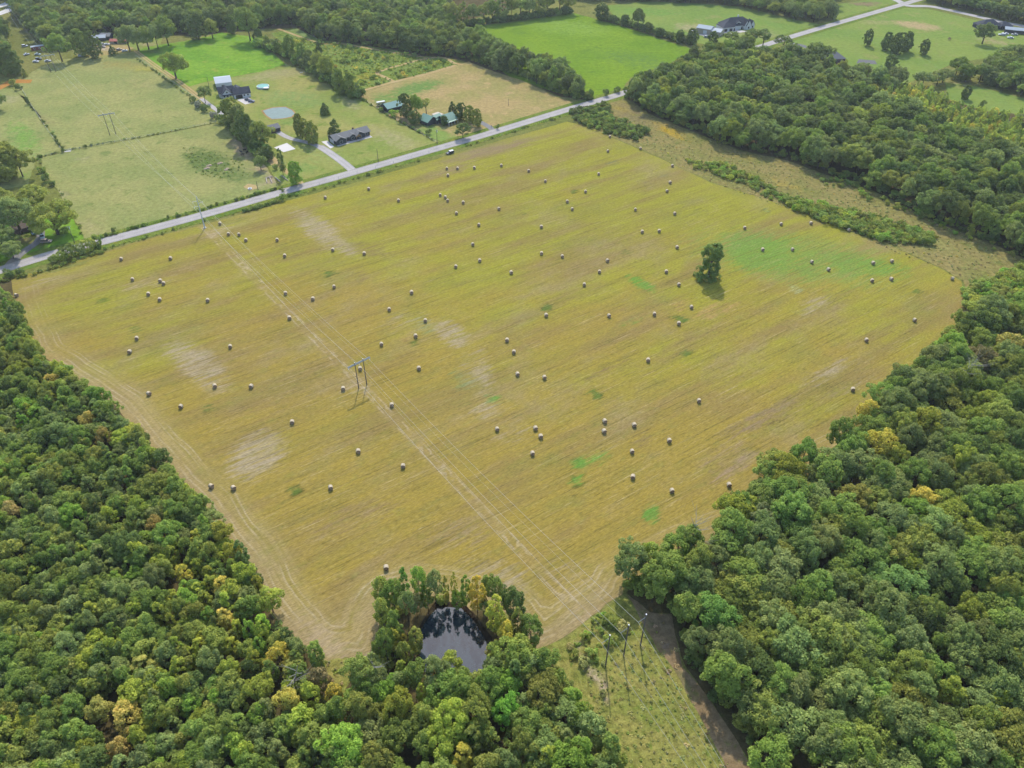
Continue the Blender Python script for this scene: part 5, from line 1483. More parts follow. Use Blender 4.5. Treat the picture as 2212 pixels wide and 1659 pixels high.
for x, y, hp, wp, ti, lab in [
    (477, 265, 18, 22, T_DARK, 'dark round shrub at the pasture gate by the gravel lane'), (430, 233, 15, 17, (.13, .13, .095), 'pale grey shrub beside the farm lane'), (446, 241, 15, 18, T_DARK, 'dark shrub right of the pale grey one on the lane'),
    (463, 256, 16, 20, (.13, .13, .095), 'pale grey shrub above the pasture gate'), (417, 221, 12, 14, T_DARK, 'dark shrub by the lane fence in the upper pasture'), (247, 501, 10, 9, T_DARK, 'small dark shrub by the road on the pasture side'),
    (364, 472, 8, 6, T_DARK, 'tiny shrub by the road left of the tall single pole'), (608, 433, 15, 18, T_MID, 'squat green shrub on the hay field verge'), (926, 289, 12, 13, T_DARK, 'small dark shrub on the lawn of the green roofed house'),
    (1075, 279, 12, 7, T_DARK, 'upright shrub beside the mailbox drive'), (852, 251, 13, 21, T_BRIGHT, 'bright green shrub below the pale green barn'), (824, 241, 10, 12, T_MID, 'shrub beside the yellow camper'),
    (124, 309, 9, 8, T_DARK, 'shrub on the left fence, nearest the white gate but two'), (129, 315, 7, 7, T_DARK, 'shrub on the left fence, nearest the white gate but one'), (137, 329, 10, 8, T_DARK, 'shrub standing beside the white gate'),
    (87, 341, 7, 11, T_DARK, 'shrub at the left end of the pasture fence'), (186, 320, 8, 6, T_DARK, 'shrub on the middle fence right of the white gate'), (90, 373, 12, 15, T_MID, 'shrub above the round dark shrubs left of the lower pasture'),
    (101, 393, 17, 17, T_DARK, 'big round dark shrub left of the lower pasture'), (111, 402, 11, 15, T_DARK, 'lower round dark shrub left of the lower pasture'), (61, 225, 18, 8, T_DARK, 'tall narrow shrub on the left pasture fence'),
    (40, 194, 14, 12, T_DARK, 'shrub just below the red clay bank'), (28, 184, 14, 14, T_OLIVE, 'olive shrub on the red clay bank'), (132, 563, 18, 30, T_MID, 'leafy bush in the roadside hedge at the left'), (155, 556, 26, 28, T_DARK, 'tallest dark bush of the roadside hedge'), (176, 548, 18, 24, T_GREY, 'bush in the roadside hedge right of the tallest'),
    (196, 540, 24, 28, T_OLIVE, 'bush in the roadside hedge above the road bend'), (213, 533, 24, 24, T_MID, 'rightmost bush of the roadside hedge'), (118, 566, 14, 18, T_GREY, 'small bush at the left end of the roadside hedge'), (20, 598, 14, 24, T_DARK, 'dark bush on the verge at the left edge'), (45, 591, 12, 22, T_DARK, 'second dark bush on the verge at the left edge'),
    (132, 540, 6, 14, T_DARK, 'low dark bush on the green front lawn'), (140, 505, 12, 20, T_MID, 'shrub beside the wooden pole on the front lawn'), (1308, 207, 15, 14, T_DARK, 'round bush at the far bend of the county road'), (1333, 200, 12, 15, T_DARK, 'bush right of the round one at the far road bend'),
    (95, 372, 8, 12, T_MID, 'small shrub between the lower pasture and the huge tree'), (512, 434, 6, 6, T_DARK, 'small shrub in the road hedge below the feeder'), (595, 366, 12, 12, T_GREY, 'thin shrub beside the dirt farm lane'), (2123, 229, 12, 12, T_DARK, 'small shrub in the small right-hand field'), (2050, 87, 7, 6, T_BRN, 'small brown shrub in the broad green field'), (1578, 49, 6, 6, T_BRN, 'small brown shrub behind the tan metal barn'),
]:
    shrub(x, y, hp, wp, ti, lab)


def dead_tree(x, y, hp, lab, tilt=0.25, seed=1):
    s, sv = ppm(y)
    h_ = hp / sv
    e = empty('dead_tree', (*G(x, y), 0), 0, lab, 'tree')
    r = random.Random(seed)
    mb = MB().path([(0, 0, 0), (tilt * h_ * .3, 0, h_ * .5), (tilt * h_, 0, h_)], [.3, .2, .05], 6)
    for i in range(11):
        z = h_ * r.uniform(.35, .92); a = r.uniform(0, 6.28); l = h_ * r.uniform(.12, .32)
        b0 = (tilt * z * .8, 0, z)
        b1 = (b0[0] + math.cos(a) * l, math.sin(a) * l, z + l * .6)
        mb.path([b0, b1], [.1, .03], 4)
        mb.path([((b0[0] + b1[0]) / 2, b1[1] / 2, (z + b1[2]) / 2), (b1[0] + math.cos(a + 1) * l * .4, b1[1] + math.sin(a + 1) * l * .4, b1[2] + l * .3)], [.05, .02], 4)
    mb.build('trunk', M['deadwood'], e)


dead_tree(1512, 1200, 80, 'bleached dead tree leaning at the field edge of the right-hand wood', -.3, 1)
dead_tree(816, 1500, 62, 'grey dead tree left of the dark pond', .05, 2)
dead_tree(640, 1500, 60, 'bleached dead tree near the tip of the left-hand wood', .2, 3)
dead_tree(2030, 870, 90, 'grey dead tree among the crowns near the right edge', .35, 4)


# ------------------------------------------------------------------ hay bales
BALES = [(475.7, 483), (494, 505.7), (516.7, 506.7), (531.7, 518.7), (599, 518.3), (719.3, 539.7), (703, 426.7), (615.5, 552.5), (796.7, 408), (861, 433), (951, 421), (962, 426), (967, 433.3), (1000.7, 437.3), (986, 460.7),
         (965.3, 363.7), (988.3, 363.7), (1024.7, 362.3), (1083, 357.3), (967.7, 378.7), (1142, 369), (1178, 391.3), (1077.7, 451), (1034.3, 485.7), (1169.3, 490), (1021.3, 528), (787, 547.7), (1169.7, 547.3), (1225.3, 435.3), (1236, 451.7),
         (1264.7, 413.7), (1293, 375.7), (1313, 326.3), (1317.3, 295), (1383.3, 320.7), (1452.3, 358), (1447.3, 394), (1440.7, 412.7), (1372.3, 452.7), (1457.3, 461.3), (1387, 500.7), (1423.7, 499), (1462.3, 534.3), (1214.7, 554),
         (1608.3, 492.3), (1686.7, 484), (1751.3, 482), (1832.7, 497), (1647, 539.3), (1711.3, 539), (262.7, 559.7), (369, 558.3), (287, 603.7), (347, 606.7), (354, 612.3), (321.3, 635.3), (345.7, 647.3), (449.3, 649), (36.7, 638.3),
         (296.3, 731.3), (281, 760.3), (498, 749), (464.7, 834.3), (543.3, 835), (322.7, 851), (391.7, 878.7), (631.7, 912.3), (617.3, 633.7), (625.7, 687), (676.3, 645.7), (722, 619.7), (457.3, 1051), (505.3, 1054.7), (714.7, 1054),
         (984.7, 576), (1036.3, 563), (1104.3, 588.7), (1312, 563), (1294.7, 587.3), (1262, 615), (1439, 587), (1466, 615), (889.3, 631.7), (841, 668.7), (919, 692.7), (898, 726), (824.3, 744), (905, 796), (778.3, 796.7), (741.7, 840),
         (846.7, 875.3), (1095.3, 735), (1110, 760.7), (1118, 808.7), (1176, 815.7), (1179.7, 681.3), (1315.3, 682.3), (1413.3, 678.7), (1466, 699), (1399.7, 778.3), (1074, 927.7), (1156.7, 925.7), (1168, 943.3), (1150.3, 980),
         (1306, 910.3), (1304.7, 932), (1369.7, 918.7), (1445.3, 952.3), (1365, 975.7), (1366.7, 1030.7), (1451, 1060.7), (774.3, 975.3), (871, 1007.3), (1753, 566), (1789, 582.3), (1885.3, 568.3), (1925.7, 564.3), (1883, 606.3),
         (1924.7, 603), (2056.3, 602), (1493.3, 663.7), (1974.7, 691.7), (1870.7, 735), (1841.3, 841.7), (1509.3, 866.3), (1574.3, 1048), (834.6, 1226.7)]
LANDMARK = [('the mid field pole frame', 783, 834), ('the single pole by the road', 443, 492), ('the vine smothered tree', 1529, 600), ('the dark pond', 980, 1390), ('the parked car', 972, 331), ('the driveway of the ranch house', 766, 372),
            ('the top corner of the hay field', 1235, 265), ('the roadside hedge at the left', 175, 550), ('the right corner of the hay field', 2080, 630), ('the golden yellow tree', 1898, 975), ('the left tip of the right-hand wood', 1400, 1220),
            ('the oval weed patch at mid field', 1180, 665), ('the dark green weed square', 1287, 852), ('the big pale patch at the lower left', 560, 985), ('the pale patch at the left', 440, 800), ('the orange tree in the left wood', 223, 970),
            ('the bright green regrowth below the bales', 1245, 1040), ('the road end of the left wood', 25, 610), ('the brush band along the old field', 1900, 490), ('the squat shrub on the verge', 608, 432), ('the pale streak nearest the road', 700, 505), ('the green regrowth beyond the vine tree', 1700, 550)]
ORD = ['nearest', '2nd nearest', '3rd nearest', '4th nearest', '5th nearest', '6th nearest', '7th nearest', '8th nearest', '9th nearest', '10th nearest', '11th nearest', '12th nearest', '13th nearest', '14th nearest', '15th nearest']


def bale_mesh():
    mb = MB()
    n, r = 28, 0.86
    prof = [(-.72, r * .90), (-.66, r * .985), (-.3, r * 1.01), (.3, r), (.66, r * .985), (.72, r * .90)]
    vs, fs = [], []
    rr = random.Random(5)
    wob = [1 + rr.uniform(-.025, .025) for _ in range(n)]
    for y, q in prof:
        for i in range(n):
            a_ = 2 * math.pi * i / n
            z = q * math.sin(a_) * wob[i]
            vs.append((q * math.cos(a_) * wob[i] * 1.02, y, max(z, -r * .9)))
    for j in range(len(prof) - 1):
        for i in range(n):
            fs.append((j * n + i, j * n + (i + 1) % n, (j + 1) * n + (i + 1) % n, (j + 1) * n + i))
    fs += [tuple(range(n)), tuple(range((len(prof) - 1) * n, len(prof) * n))[::-1]]
    mb.add(vs, fs)
    return mb.mesh('hay bale', M['bale'])


bm_ = bale_mesh()
bg_ = np.array([G(*p) for p in BALES]); lm = np.array([G(a_, b_) for _, a_, b_ in LANDMARK])
dist = np.hypot(bg_[:, None, 0] - lm[None, :, 0], bg_[:, None, 1] - lm[None, :, 1])
near = dist.argmin(1)
first = None
rb = random.Random(3)
for i, (x, y) in enumerate(BALES):
    k = near[i]
    rank = int((dist[:, k] < dist[i, k]).sum())
    o = bpy.data.objects.new('hay_bale', bm_) if first is None else first.copy()
    first = first or o
    link(o)
    X, Y = G(x, y + 2.5)
    head = x < 60 or (x, y) in ((322.7, 851), (457.3, 1051), (505.3, 1054.7), (2056.3, 602))
    o.location = (X, Y, .05 + .86 * .9 * 1.0)
    o.rotation_euler = (0, 0, math.radians(8) + rb.gauss(0, .16) + (1.0 if head else 0))
    s_ = rb.uniform(.85, .96)
    o.scale = (s_, s_ * rb.uniform(.95, 1.08), 1.0)
    tag(o, 'round hay bale, %s bale to %s' % (ORD[min(rank, 14)], LANDMARK[k][0]), 'hay bale', 'round hay bales scattered over the mown field')


# ------------------------------------------------------------------ power line
def wire(name, pts, r_, lab, cat, group=None):
    P = []
    for a_, b_ in zip(pts[:-1], pts[1:]):
        a_, b_ = np.array(a_), np.array(b_)
        L_ = np.linalg.norm(b_ - a_)
        sag = .00009 * L_ * L_
        for j in range(24):
            t = j / 24
            p = a_ + (b_ - a_) * t
            P.append((p[0], p[1], p[2] - sag * 4 * t * (1 - t)))
    P.append(tuple(pts[-1]))
    o = MB().path(P, [r_] * len(P), 5).build(name, M['wire'])
    return tag(o, lab, cat, group)


def hframe(base_l, base_r, h_, lab, over=3.2, braces=False):
    a_, b_ = np.array(base_l), np.array(base_r)
    c = (a_ + b_) / 2
    d = b_ - a_
    ang = math.atan2(d[1], d[0])
    hw = np.hypot(*d) / 2
    e = empty('power_pylon', (c[0], c[1], 0), ang, lab, 'power pylon', 'two legged pole frames of the power line')
    for s_ in (-1, 1):
        MB().tube((s_ * hw, 0, -.5), (s_ * hw, 0, h_), .21, .15, 9).build('pole', M['pole'], e)
        MB().tube((s_ * hw, 0, h_), (s_ * hw, 0, h_ + .12), .19, .19, 9).build('pole_cap', M['cap'], e)
    W = hw + over
    for yy in (-.34, .17):
        B(-W, W, yy, yy + .17, h_ - 1.0, h_ - .62).build('crossarm', M['timber'], e)
    for xx in (-W + .25, 0, W - .25):
        mb = MB()
        for j in range(7):
            mb.tube((xx, 0, h_ - 1.0 - j * .16), (xx, 0, h_ - 1.1 - j * .16), .12, .07, 8)
        mb.build('insulator', M['steel'], e)
    ca, sa = math.cos(ang), math.sin(ang)
    W2 = W - .25
    att = [(c[0] + ca * x_, c[1] + sa * x_, h_ - 2.1) for x_ in (-W2, 0, W2)]
    top = [(c[0] + ca * x_, c[1] + sa * x_, h_ + .05) for x_ in (-hw, hw)]
    return att, top


F2 = hframe(G(775, 839), G(792.3, 830.3), 13.0, 'two legged timber pole frame in the middle of the hay field')
F4 = hframe(G(237.7, 292.3), G(250.7, 290), 14.5, 'two legged pole frame in the upper pasture')
F5 = hframe(G(110.2, 156.7), G(120.8, 155), 13.5, 'two legged pole frame at the top left by the junk yard')
F6 = hframe(G(30, 46), G(37, 45), 13.5, 'far pole frame by the pale highway')
# single steel pole by the road, arms in the line's cross direction
x3, y3 = G(442.7, 492.7)
cross_ang = math.atan2(*(np.array(G(792.3, 830.3)) - np.array(G(775, 839)))[::-1])
e3 = empty('power_pole', (x3, y3, 0), cross_ang, 'grey steel power pole beside the road, tallest of the line', 'power pylon')
MB().tube((0, 0, -.4), (0, 0, 18.4), .34, .17, 12).build('pole', M['steel'], e3)
for z, s_ in ((16.2, -1), (14.6, 1), (13.2, -1)):
    MB().tube((0, 0, z - .5), (s_ * 2.6, 0, z), .12, .06, 7).build('arm', M['steel'], e3)
    mb = MB()
    for j in range(6):
        mb.tube((s_ * 2.5, 0, z - .1 - j * .16), (s_ * 2.5, 0, z - .2 - j * .16), .12, .07, 7)
    mb.build('insulator', M['steel'], e3)
MB().tube((0, 0, -.1), (0, 0, .5), .8, .75, 12).build('footing', M['concrete'], e3)
ca, sa = math.cos(cross_ang), math.sin(cross_ang)
A3 = [(x3 - ca * 2.5, y3 - sa * 2.5, 15.1), (x3 - ca * 2.5, y3 - sa * 2.5, 12.1), (x3 + ca * 2.5, y3 + sa * 2.5, 13.5)]
# three guyed poles at the angle
ang_att, ang_top = [], []
nxt = np.array(G(1347, 1417)); bis = None
for i, ((bx, by), lab) in enumerate((((1308, 1438.7), 'left'), ((1347, 1416.7), 'middle'), ((1383.3, 1394.3), 'right'))):
    X, Y = G(bx, by)
    hh = 15.2
    e = empty('utility_pole', (X, Y, 0), 0, '%s pole of the three dark wooden poles on the brushy strip' % lab, 'power pole', 'three wooden angle poles')
    MB().tube((0, 0, -.5), (.05, .0, hh), .21, .15, 10).build('pole', M['pole'], e)
    MB().tube((.05, 0, hh), (.05, 0, hh + .16), .22, .2, 10).build('pole_cap', M['cap'], e)
    a_ = (-2.0, -.75, hh - 2.6)
    mb = MB()
    for j in range(9):
        p0 = np.array((0, 0, hh - 1.3)) + (np.array(a_) - np.array((0, 0, hh - 1.3))) * j / 9
        p1 = np.array((0, 0, hh - 1.3)) + (np.array(a_) - np.array((0, 0, hh - 1.3))) * (j + .8) / 9
        mb.tube(p0, p1, .10, .06, 7)
    mb.build('insulator', M['timber'], e)
    ang_att.append((X + a_[0], Y + a_[1], a_[2])); ang_top.append((X + .05, Y, hh + .1))
# beyond the frame the line turns and runs off below the viewer
ends = [(G(1563, 1659)[0] + 11, G(1563, 1659)[1] - 36), None, None]
dirn = np.array(G(1563, 1659)) - np.array(G(1383, 1340))
OUT = [(G(1480, 1659, 7), 7), (G(1520, 1659, 7), 7), (G(1562, 1659, 7), 7)]
for i in range(3):
    p = ang_att[i]
    q = OUT[i]
    d = np.array([q[0][0] - p[0], q[0][1] - p[1], q[1] + 1.6 - p[2]])
    end = tuple(np.array(p) + d * 1.7)
    nm = ('left', 'middle', 'right')[i]
    wire('power_cable', [F6[0][i], F5[0][i], F4[0][i], A3[i], F2[0][i], p, end], .034, '%s conductor of the three wires strung over the hay field' % nm, 'power cable', 'conductors of the power line')
for i in range(2):
    wire('ground_cable', [F6[1][i], F5[1][i], F4[1][i], (x3, y3, 18.4), F2[1][i], ang_top[i], tuple(np.array(ang_top[i]) + (np.array([OUT[i][0][0] + 1.5, OUT[i][0][1], 12]) - np.array(ang_top[i])) * 1.7)], .018, 'thin upper ground wire running to the %s pole top' % ('left', 'middle')[i], 'power cable', 'thin ground wires of the power line')


def pole(x, y, h_, lab, arm=True):
    e = empty('utility_pole', (*G(x, y), 0), rnd.uniform(.3, .9), lab, 'utility pole', 'small wooden utility poles')
    MB().tube((0, 0, -.3), (0, 0, h_), .17, .11, 8).build('pole', M['pole'], e)
    if arm:
        B(-1.1, 1.1, -.07, .07, h_ - .75, h_ - .6).build('crossarm', M['timber'], e)
        MB().tube((.28, -.2, h_ - 1.9), (.28, -.2, h_ - 1.0), .2, .2, 9).build('transformer', M['steel'], e)


pole(944.7, 311, 9.5, 'wooden utility pole at the fence corner by the green roofed house')
pole(817.3, 350, 8.5, 'wooden utility pole on the lawn below the grey ranch house', False)
pole(161.5, 524.7, 10, 'wooden utility pole on the green front lawn at the left')
pole(558, 412, 6, 'thin wooden pole by the sandy feeder patch', False)
pole(1098, 228, 5, 'short lone post in the parched field', False)
pole(452, 188, 7.5, 'wooden pole beside the white metal barn', False)


def fence(pts, lab, gap=7.0, h_=1.25):
    P = [np.array(p) for p in pts]
    e = empty('wire_fence', (P[0][0], P[0][1], 0), 0, lab, 'fence')
    L_ = smooth_line(P, gap)
    o_ = P[0]
    pm_ = MB().tube((0, 0, -.2), (0, 0, h_), .09, .08, 6).mesh('fence post', M['timber'])
    for q in L_[:95]:
        po = link(bpy.data.objects.new('post', pm_)); po.parent = e
        po.location = (q[0] - o_[0], q[1] - o_[1], 0)
    mb = MB()
    for z in (.4, .8, 1.15):
        for q0, q1 in zip(L_[:-1], L_[1:]):
            mb.tube((q0[0] - o_[0], q0[1] - o_[1], z), (q1[0] - o_[0], q1[1] - o_[1], z), .02, .02, 4)
    mb.build('wire', M['wire'], e)


fence(D((146, 326), (300, 298), (466, 265)), 'wire fence between the upper and lower pastures')
fence(D((84, 341), (135, 330)), 'short wire fence at the corner of the left pasture')
fence(D((44, 188), (92, 265), (135, 326)), 'wire fence along the left side of the upper pasture')
fence(D((294, 122), (380, 183), (428, 216)), 'wire fence beside the farm lane')
fence(D((782, 213), (860, 261), (944, 309)), 'wire fence left of the green roofed house')
fence(D((690, 398), (850, 352), (1000, 307)), 'row of short posts along the hay field side of the road', 11)


# ------------------------------------------------------------------ buildings
def frame_at(p, q, name, lab, cat, group=None):
    """an empty at the front left corner p (pixels), x along the front to q; returns it and the front length"""
    a_, b_ = np.array(G(*p)), np.array(G(*q))
    d = b_ - a_
    return empty(name, (a_[0], a_[1], 0), math.atan2(d[1], d[0]), lab, cat, group), float(np.hypot(*d))


def gable(e, x0, x1, y0, y1, zw, rise, wall, roof, over=.45, along='x', th=.22, wn='wall', rn='roof', z0=0.0):
    """walls with gable ends and two pitched roof slabs"""
    if along == 'x':
        ym = (y0 + y1) / 2
        mb = MB().extrude_x([(y0, z0), (y1, z0), (y1, zw), (ym, zw + rise), (y0, zw)], x0, x1)
        wo = mb.build(wn, wall, e)
        k = rise / (ym - y0)
        mb = MB()
        for a_, b_ in ((y0 - over, ym), (y1 + over, ym)):
            za = zw - k * over
            mb.extrude_x([(a_, za), (b_, zw + rise), (b_, zw + rise + th), (a_, za + th)], x0 - over, x1 + over)
        return wo, mb.build(rn, roof, e)
    xm = (x0 + x1) / 2
    mb = MB().extrude_y([(x0, z0), (x1, z0), (x1, zw), (xm, zw + rise), (x0, zw)], y0, y1)
    wo = mb.build(wn, wall, e)
    k = rise / (xm - x0)
    mb = MB()
    for a_, b_ in ((x0 - over, xm), (x1 + over, xm)):
        za = zw - k * over
        mb.extrude_y([(a_, za), (b_, zw + rise), (b_, zw + rise + th), (a_, za + th)], y0 - over, y1 + over)
    return wo, mb.build(rn, roof, e)


def hip(e, x0, x1, y0, y1, zw, rise, wall, roof, over=.5, rn='roof', wn='wall', z0=0):
    wo = B(x0, x1, y0, y1, z0, zw).build(wn, wall, e)
    a_, b_, c, d = x0 - over, x1 + over, y0 - over, y1 + over
    hw = (d - c) / 2
    if b_ - a_ > d - c:
        r0, r1 = (a_ + hw, (c + d) / 2), (b_ - hw, (c + d) / 2)
    else:
        hw = (b_ - a_) / 2
        r0, r1 = ((a_ + b_) / 2, c + hw), ((a_ + b_) / 2, d - hw)
    z, t = zw + .02, zw + rise
    V = [(a_, c, z), (b_, c, z), (b_, d, z), (a_, d, z), (*r0, t), (*r1, t)]
    if b_ - a_ > d - c:
        fs = [(0, 1, 5, 4), (1, 2, 5), (2, 3, 4, 5), (3, 0, 4), (3, 2, 1, 0)]
    else:
        fs = [(0, 1, 4), (1, 2, 5, 4), (2, 3, 5), (3, 0, 4, 5), (3, 2, 1, 0)]
    return wo, MB().add(V, fs).build(rn, roof, e)


def window(e, x, y, z, w_=1.1, h_=1.3, face='front', trim='white'):
    """a framed window standing proud of a wall that faces the viewer or a side"""
    if face == 'front':
        f = MB()
        f.box(x - w_ / 2 - .1, x + w_ / 2 + .1, y - .06, y, z - .1, z).box(x - w_ / 2 - .1, x + w_ / 2 + .1, y - .06, y, z + h_, z + h_ + .1)
        f.box(x - w_ / 2 - .1, x - w_ / 2, y - .06, y, z, z + h_).box(x + w_ / 2, x + w_ / 2 + .1, y - .06, y, z, z + h_)
        fo = f.build('window', M[trim], e)
        B(x - w_ / 2, x + w_ / 2, y - .03, y - .005, z, z + h_).build('pane', M['glass'], fo)
    else:
        s_ = -1 if face == 'left' else 1
        a_, b_ = sorted((x, x + s_ * .06))
        f = MB()
        f.box(a_, b_, y - w_ / 2 - .1, y + w_ / 2 + .1, z - .1, z).box(a_, b_, y - w_ / 2 - .1, y + w_ / 2 + .1, z + h_, z + h_ + .1)
        f.box(a_, b_, y - w_ / 2 - .1, y - w_ / 2, z, z + h_).box(a_, b_, y + w_ / 2, y + w_ / 2 + .1, z, z + h_)
        fo = f.build('window', M[trim], e)
        a_, b_ = sorted((x + s_ * .005, x + s_ * .03))
        B(a_, b_, y - w_ / 2, y + w_ / 2, z, z + h_).build('pane', M['glass'], fo)


def door(e, x, y, w_=1.0, h_=2.1, mat='door', name='door', z=0.0):
    o = B(x - w_ / 2, x + w_ / 2, y - .05, y - .003, z + .02, z + h_).build(name, M[mat], e)
    if w_ < 2:
        B(x + w_ * .35, x + w_ * .42, y - .1, y - .05, z + 1.0, z + 1.1).build('handle', M['steel'], o)
    return o


# grey ranch house
e, L_ = frame_at((727, 315), (803, 294.5), 'ranch_house', 'long charcoal ranch house with grey shingle roof and cedar porch', 'house')
Dp = 11.0
gable(e, 0, L_, 2.2, Dp, 2.9, 2.0, M['darkwall'], M['grey_shingle'], .6)
for x0, x1, y0 in ((.2, 7.2, 0), (L_ * .40, L_ * .40 + 5.0, 1.2), (L_ - 11, L_ - 4.5, 1.0)):
    gable(e, x0, x1, y0, 6.4, 2.88, (x1 - x0) * .27, M['darkwall'], M['grey_shingle'], .4, 'y', rn='gable_roof', wn='bay')
    window(e, (x0 + x1) / 2, y0, .9, 1.8, 1.4)
gable(e, L_ * .56, L_ * .56 + 3.6, -.4, 4.4, 2.75, 1.25, M['cedar'], M['grey_shingle'], .35, 'y', rn='porch_roof', wn='porch_gable', z0=2.3)
for x_ in (L_ * .56 + .2, L_ * .56 + 3.4):
    B(x_ - .14, x_ + .14, -.3, -.02, 0, 2.3).build('porch_post', M['cedar'], e)
B(.3, L_ - .2, -1.6, 2.15, 0, .13).build('porch_floor', M['concrete'], e)
door(e, L_ * .56 + 1.8, 2.2)
for x_ in (L_ * .30, L_ * .47 + 4.2, L_ - 2.4):
    window(e, x_, 2.2, .9, 1.6, 1.3)
B(-.05, 0, 3.4, 9, .1, 2.4).build('garage_door', M['white'], e)
B(.05, L_ - .05, 2.12, 2.197, .0, .8).build('brick_base', M['brick'], e)
B(L_ * .62, L_ * .62 + .9, 6.9, 7.6, 4.3, 5.9).build('chimney', M['brick'], e)

# white farmhouse with navy roof
e, L_ = frame_at((507, 213.5), (542.4, 208.6), 'farmhouse', 'white farmhouse with dark navy roof beside the white barn', 'house')
gable(e, 0, L_, 0, 9.5, 3.1, 2.9, M['white'], M['navy'], .5)
gable(e, -9.5, 1.4, 6.5, 15.5, 3.1, 3.0, M['white'], M['navy'], .5, rn='side_roof', wn='side_wing')
gable(e, -7.8, -.6, 3.2, 14, 3.08, 3.2, M['white'], M['navy'], .45, 'y', rn='gable_roof', wn='front_gable')
gable(e, 1.5, 6.5, 9.0, 17, 2.8, 1.5, M['white'], M['navy'], .4, 'y', rn='rear_roof', wn='rear_wing')
B(-8.8, -.4, 1.0, 3.15, 2.5, 2.7).build('porch_roof', M['navy'], e)
for x_ in (-8.6, -6, -3.2, -.7):
    B(x_ - .1, x_ + .1, 1.1, 1.3, 0, 2.5).build('porch_post', M['white'], e)
door(e, -4.2, 3.2)
for x_ in (-6.4, -2.2):
    window(e, x_, 3.2, .9, 1.1, 1.4)
door(e, L_ * .30, 0, 4.8, 2.4, 'door', 'garage_door')
for x_ in (L_ * .62, L_ * .84):
    window(e, x_, 0, 1.1, 1.2, 1.2)
for y_ in (2.6, 6.6):
    window(e, L_, y_, 1.0, 1.2, 1.3, 'right')
window(e, -4.2, 3.2, 3.6, 1.0, 1.0)

# white metal barn
e, L_ = frame_at((470, 193.5), (487, 191.5), 'metal_barn', 'white metal barn with pale ribbed roof behind the farmhouse', 'barn')
gable(e, -.5, 11, 0, 16, 4.2, 1.7, M['white'], M['whitemetal'], .25, 'x')
for y_ in (4.0, 8.2, 12.2):
    B(-.56, -.503, y_ - 1.5, y_ + 1.5, .05, 3.2).build('barn_door', M['door'], e)
window(e, 4, 0, 1.6)

# dark garage half hidden by the row
e, L_ = frame_at((597, 286), (605, 284), 'garage', 'low dark garage behind the tree row by the farm pond', 'garage')
gable(e, -5, 3.2, 0, 7.5, 2.7, 1.6, M['darkwall'], M['grey_shingle'], .4)
door(e, -1, 0, 3.0, 2.2, 'rust', 'garage_door')

# green roofed house and barn
e, L_ = frame_at((963, 271), (985, 263), 'cottage', 'dark house with green metal roof and open porch among trees', 'house')
gable(e, 0, 9.5, 0, 9, 2.9, 2.6, M['darkwall'], M['greenroof'], .9, rn='roof')
gable(e, -9.5, -.5, 7.5, 16, 2.9, 2.5, M['darkwall'], M['greenroof'], .7, 'y', rn='side_roof', wn='side_wing')
gable(e, -2.5, 3.2, 6, 14, 2.88, 2.0, M['darkwall'], M['greenroof'], .5, 'x', rn='link_roof', wn='link_wing')
B(2.2, 8.2, 11, 17, 2.7, 2.85).build('patio_roof', M['tan'], e)
for x_, y_ in ((2.5, 11.2), (7.9, 11.2), (2.5, 16.8), (7.9, 16.8)):
    B(x_ - .1, x_ + .1, y_ - .1, y_ + .1, 0, 2.7).build('patio_post', M['white'], e)
B(.6, 9.2, -2.6, -.9, 2.3, 2.42).build('porch_roof', M['greenroof'], e)
for x_ in (.8, 3.4, 6.2, 9.0):
    B(x_ - .1, x_ + .1, -2.5, -2.3, 0, 2.3).build('porch_post', M['white'], e)
door(e, 4.8, 0)
for x_ in (2.2, 7.4):
    window(e, x_, 0, .9, 1.2, 1.2, trim='cedar')
window(e, 9.5, 4.5, .9, 1.2, 1.2, 'right', 'cedar')
e, L_ = frame_at((839, 244), (862, 238), 'barn', 'barn with pale green metal roof and dark open front', 'barn')
gable(e, 0, 11.5, 0, 9.5, 3.2, 1.9, M['darkwall'], M['paleroof'], .9)
for y_ in (3, 6.6):
    B(-.06, -.003, y_ - 1.3, y_ + 1.3, .05, 2.5).build('barn_door', M['door'], e)

# white brick house
e, L_ = frame_at((1588, 66), (1633, 62), 'brick_house', 'large white brick house with dark hipped roof and dormer', 'house')
hip(e, -9, L_ - 3, 2, 16, 3.4, 5.6, M['white'], M['navy'], .6)
hip(e, -13, -1, -1, 12, 3.38, 3.4, M['white'], M['navy'], .55, rn='garage_roof', wn='garage_wing')
for x0, x1, y0, hh in ((L_ * .42, L_ * .42 + 4.6, .2, 3.8), (L_ - 10.5, L_ - 5.5, -.4, 4.2), (L_ - 5, L_ - 1.2, 1.4, 3.2)):
    gable(e, x0, x1, y0, 9, 3.36, hh, M['white'], M['navy'], .3, 'y', rn='gable_roof', wn='front_gable')
    window(e, (x0 + x1) / 2, y0, .8, 1.4, 1.7)
gable(e, 2.0, 7.0, 3.4, 8.5, 5.4, 1.2, M['white'], M['navy'], .3, 'y', rn='dormer_roof', wn='dormer', z0=3.5)
window(e, 4.5, 3.4, 5.55 - .9, 2.4, .9)
for x_ in (-10.4, -5.2, -1.9 + .0):
    door(e, x_ + .2, -1, 3.0 if x_ < -3 else 1.4, 2.4, 'door', 'garage_door')
door(e, L_ * .36, 2, 1.3, 2.4)
B(6.5, 7.6, 10, 11, 7.4, 10.2).build('chimney', M['white'], e)

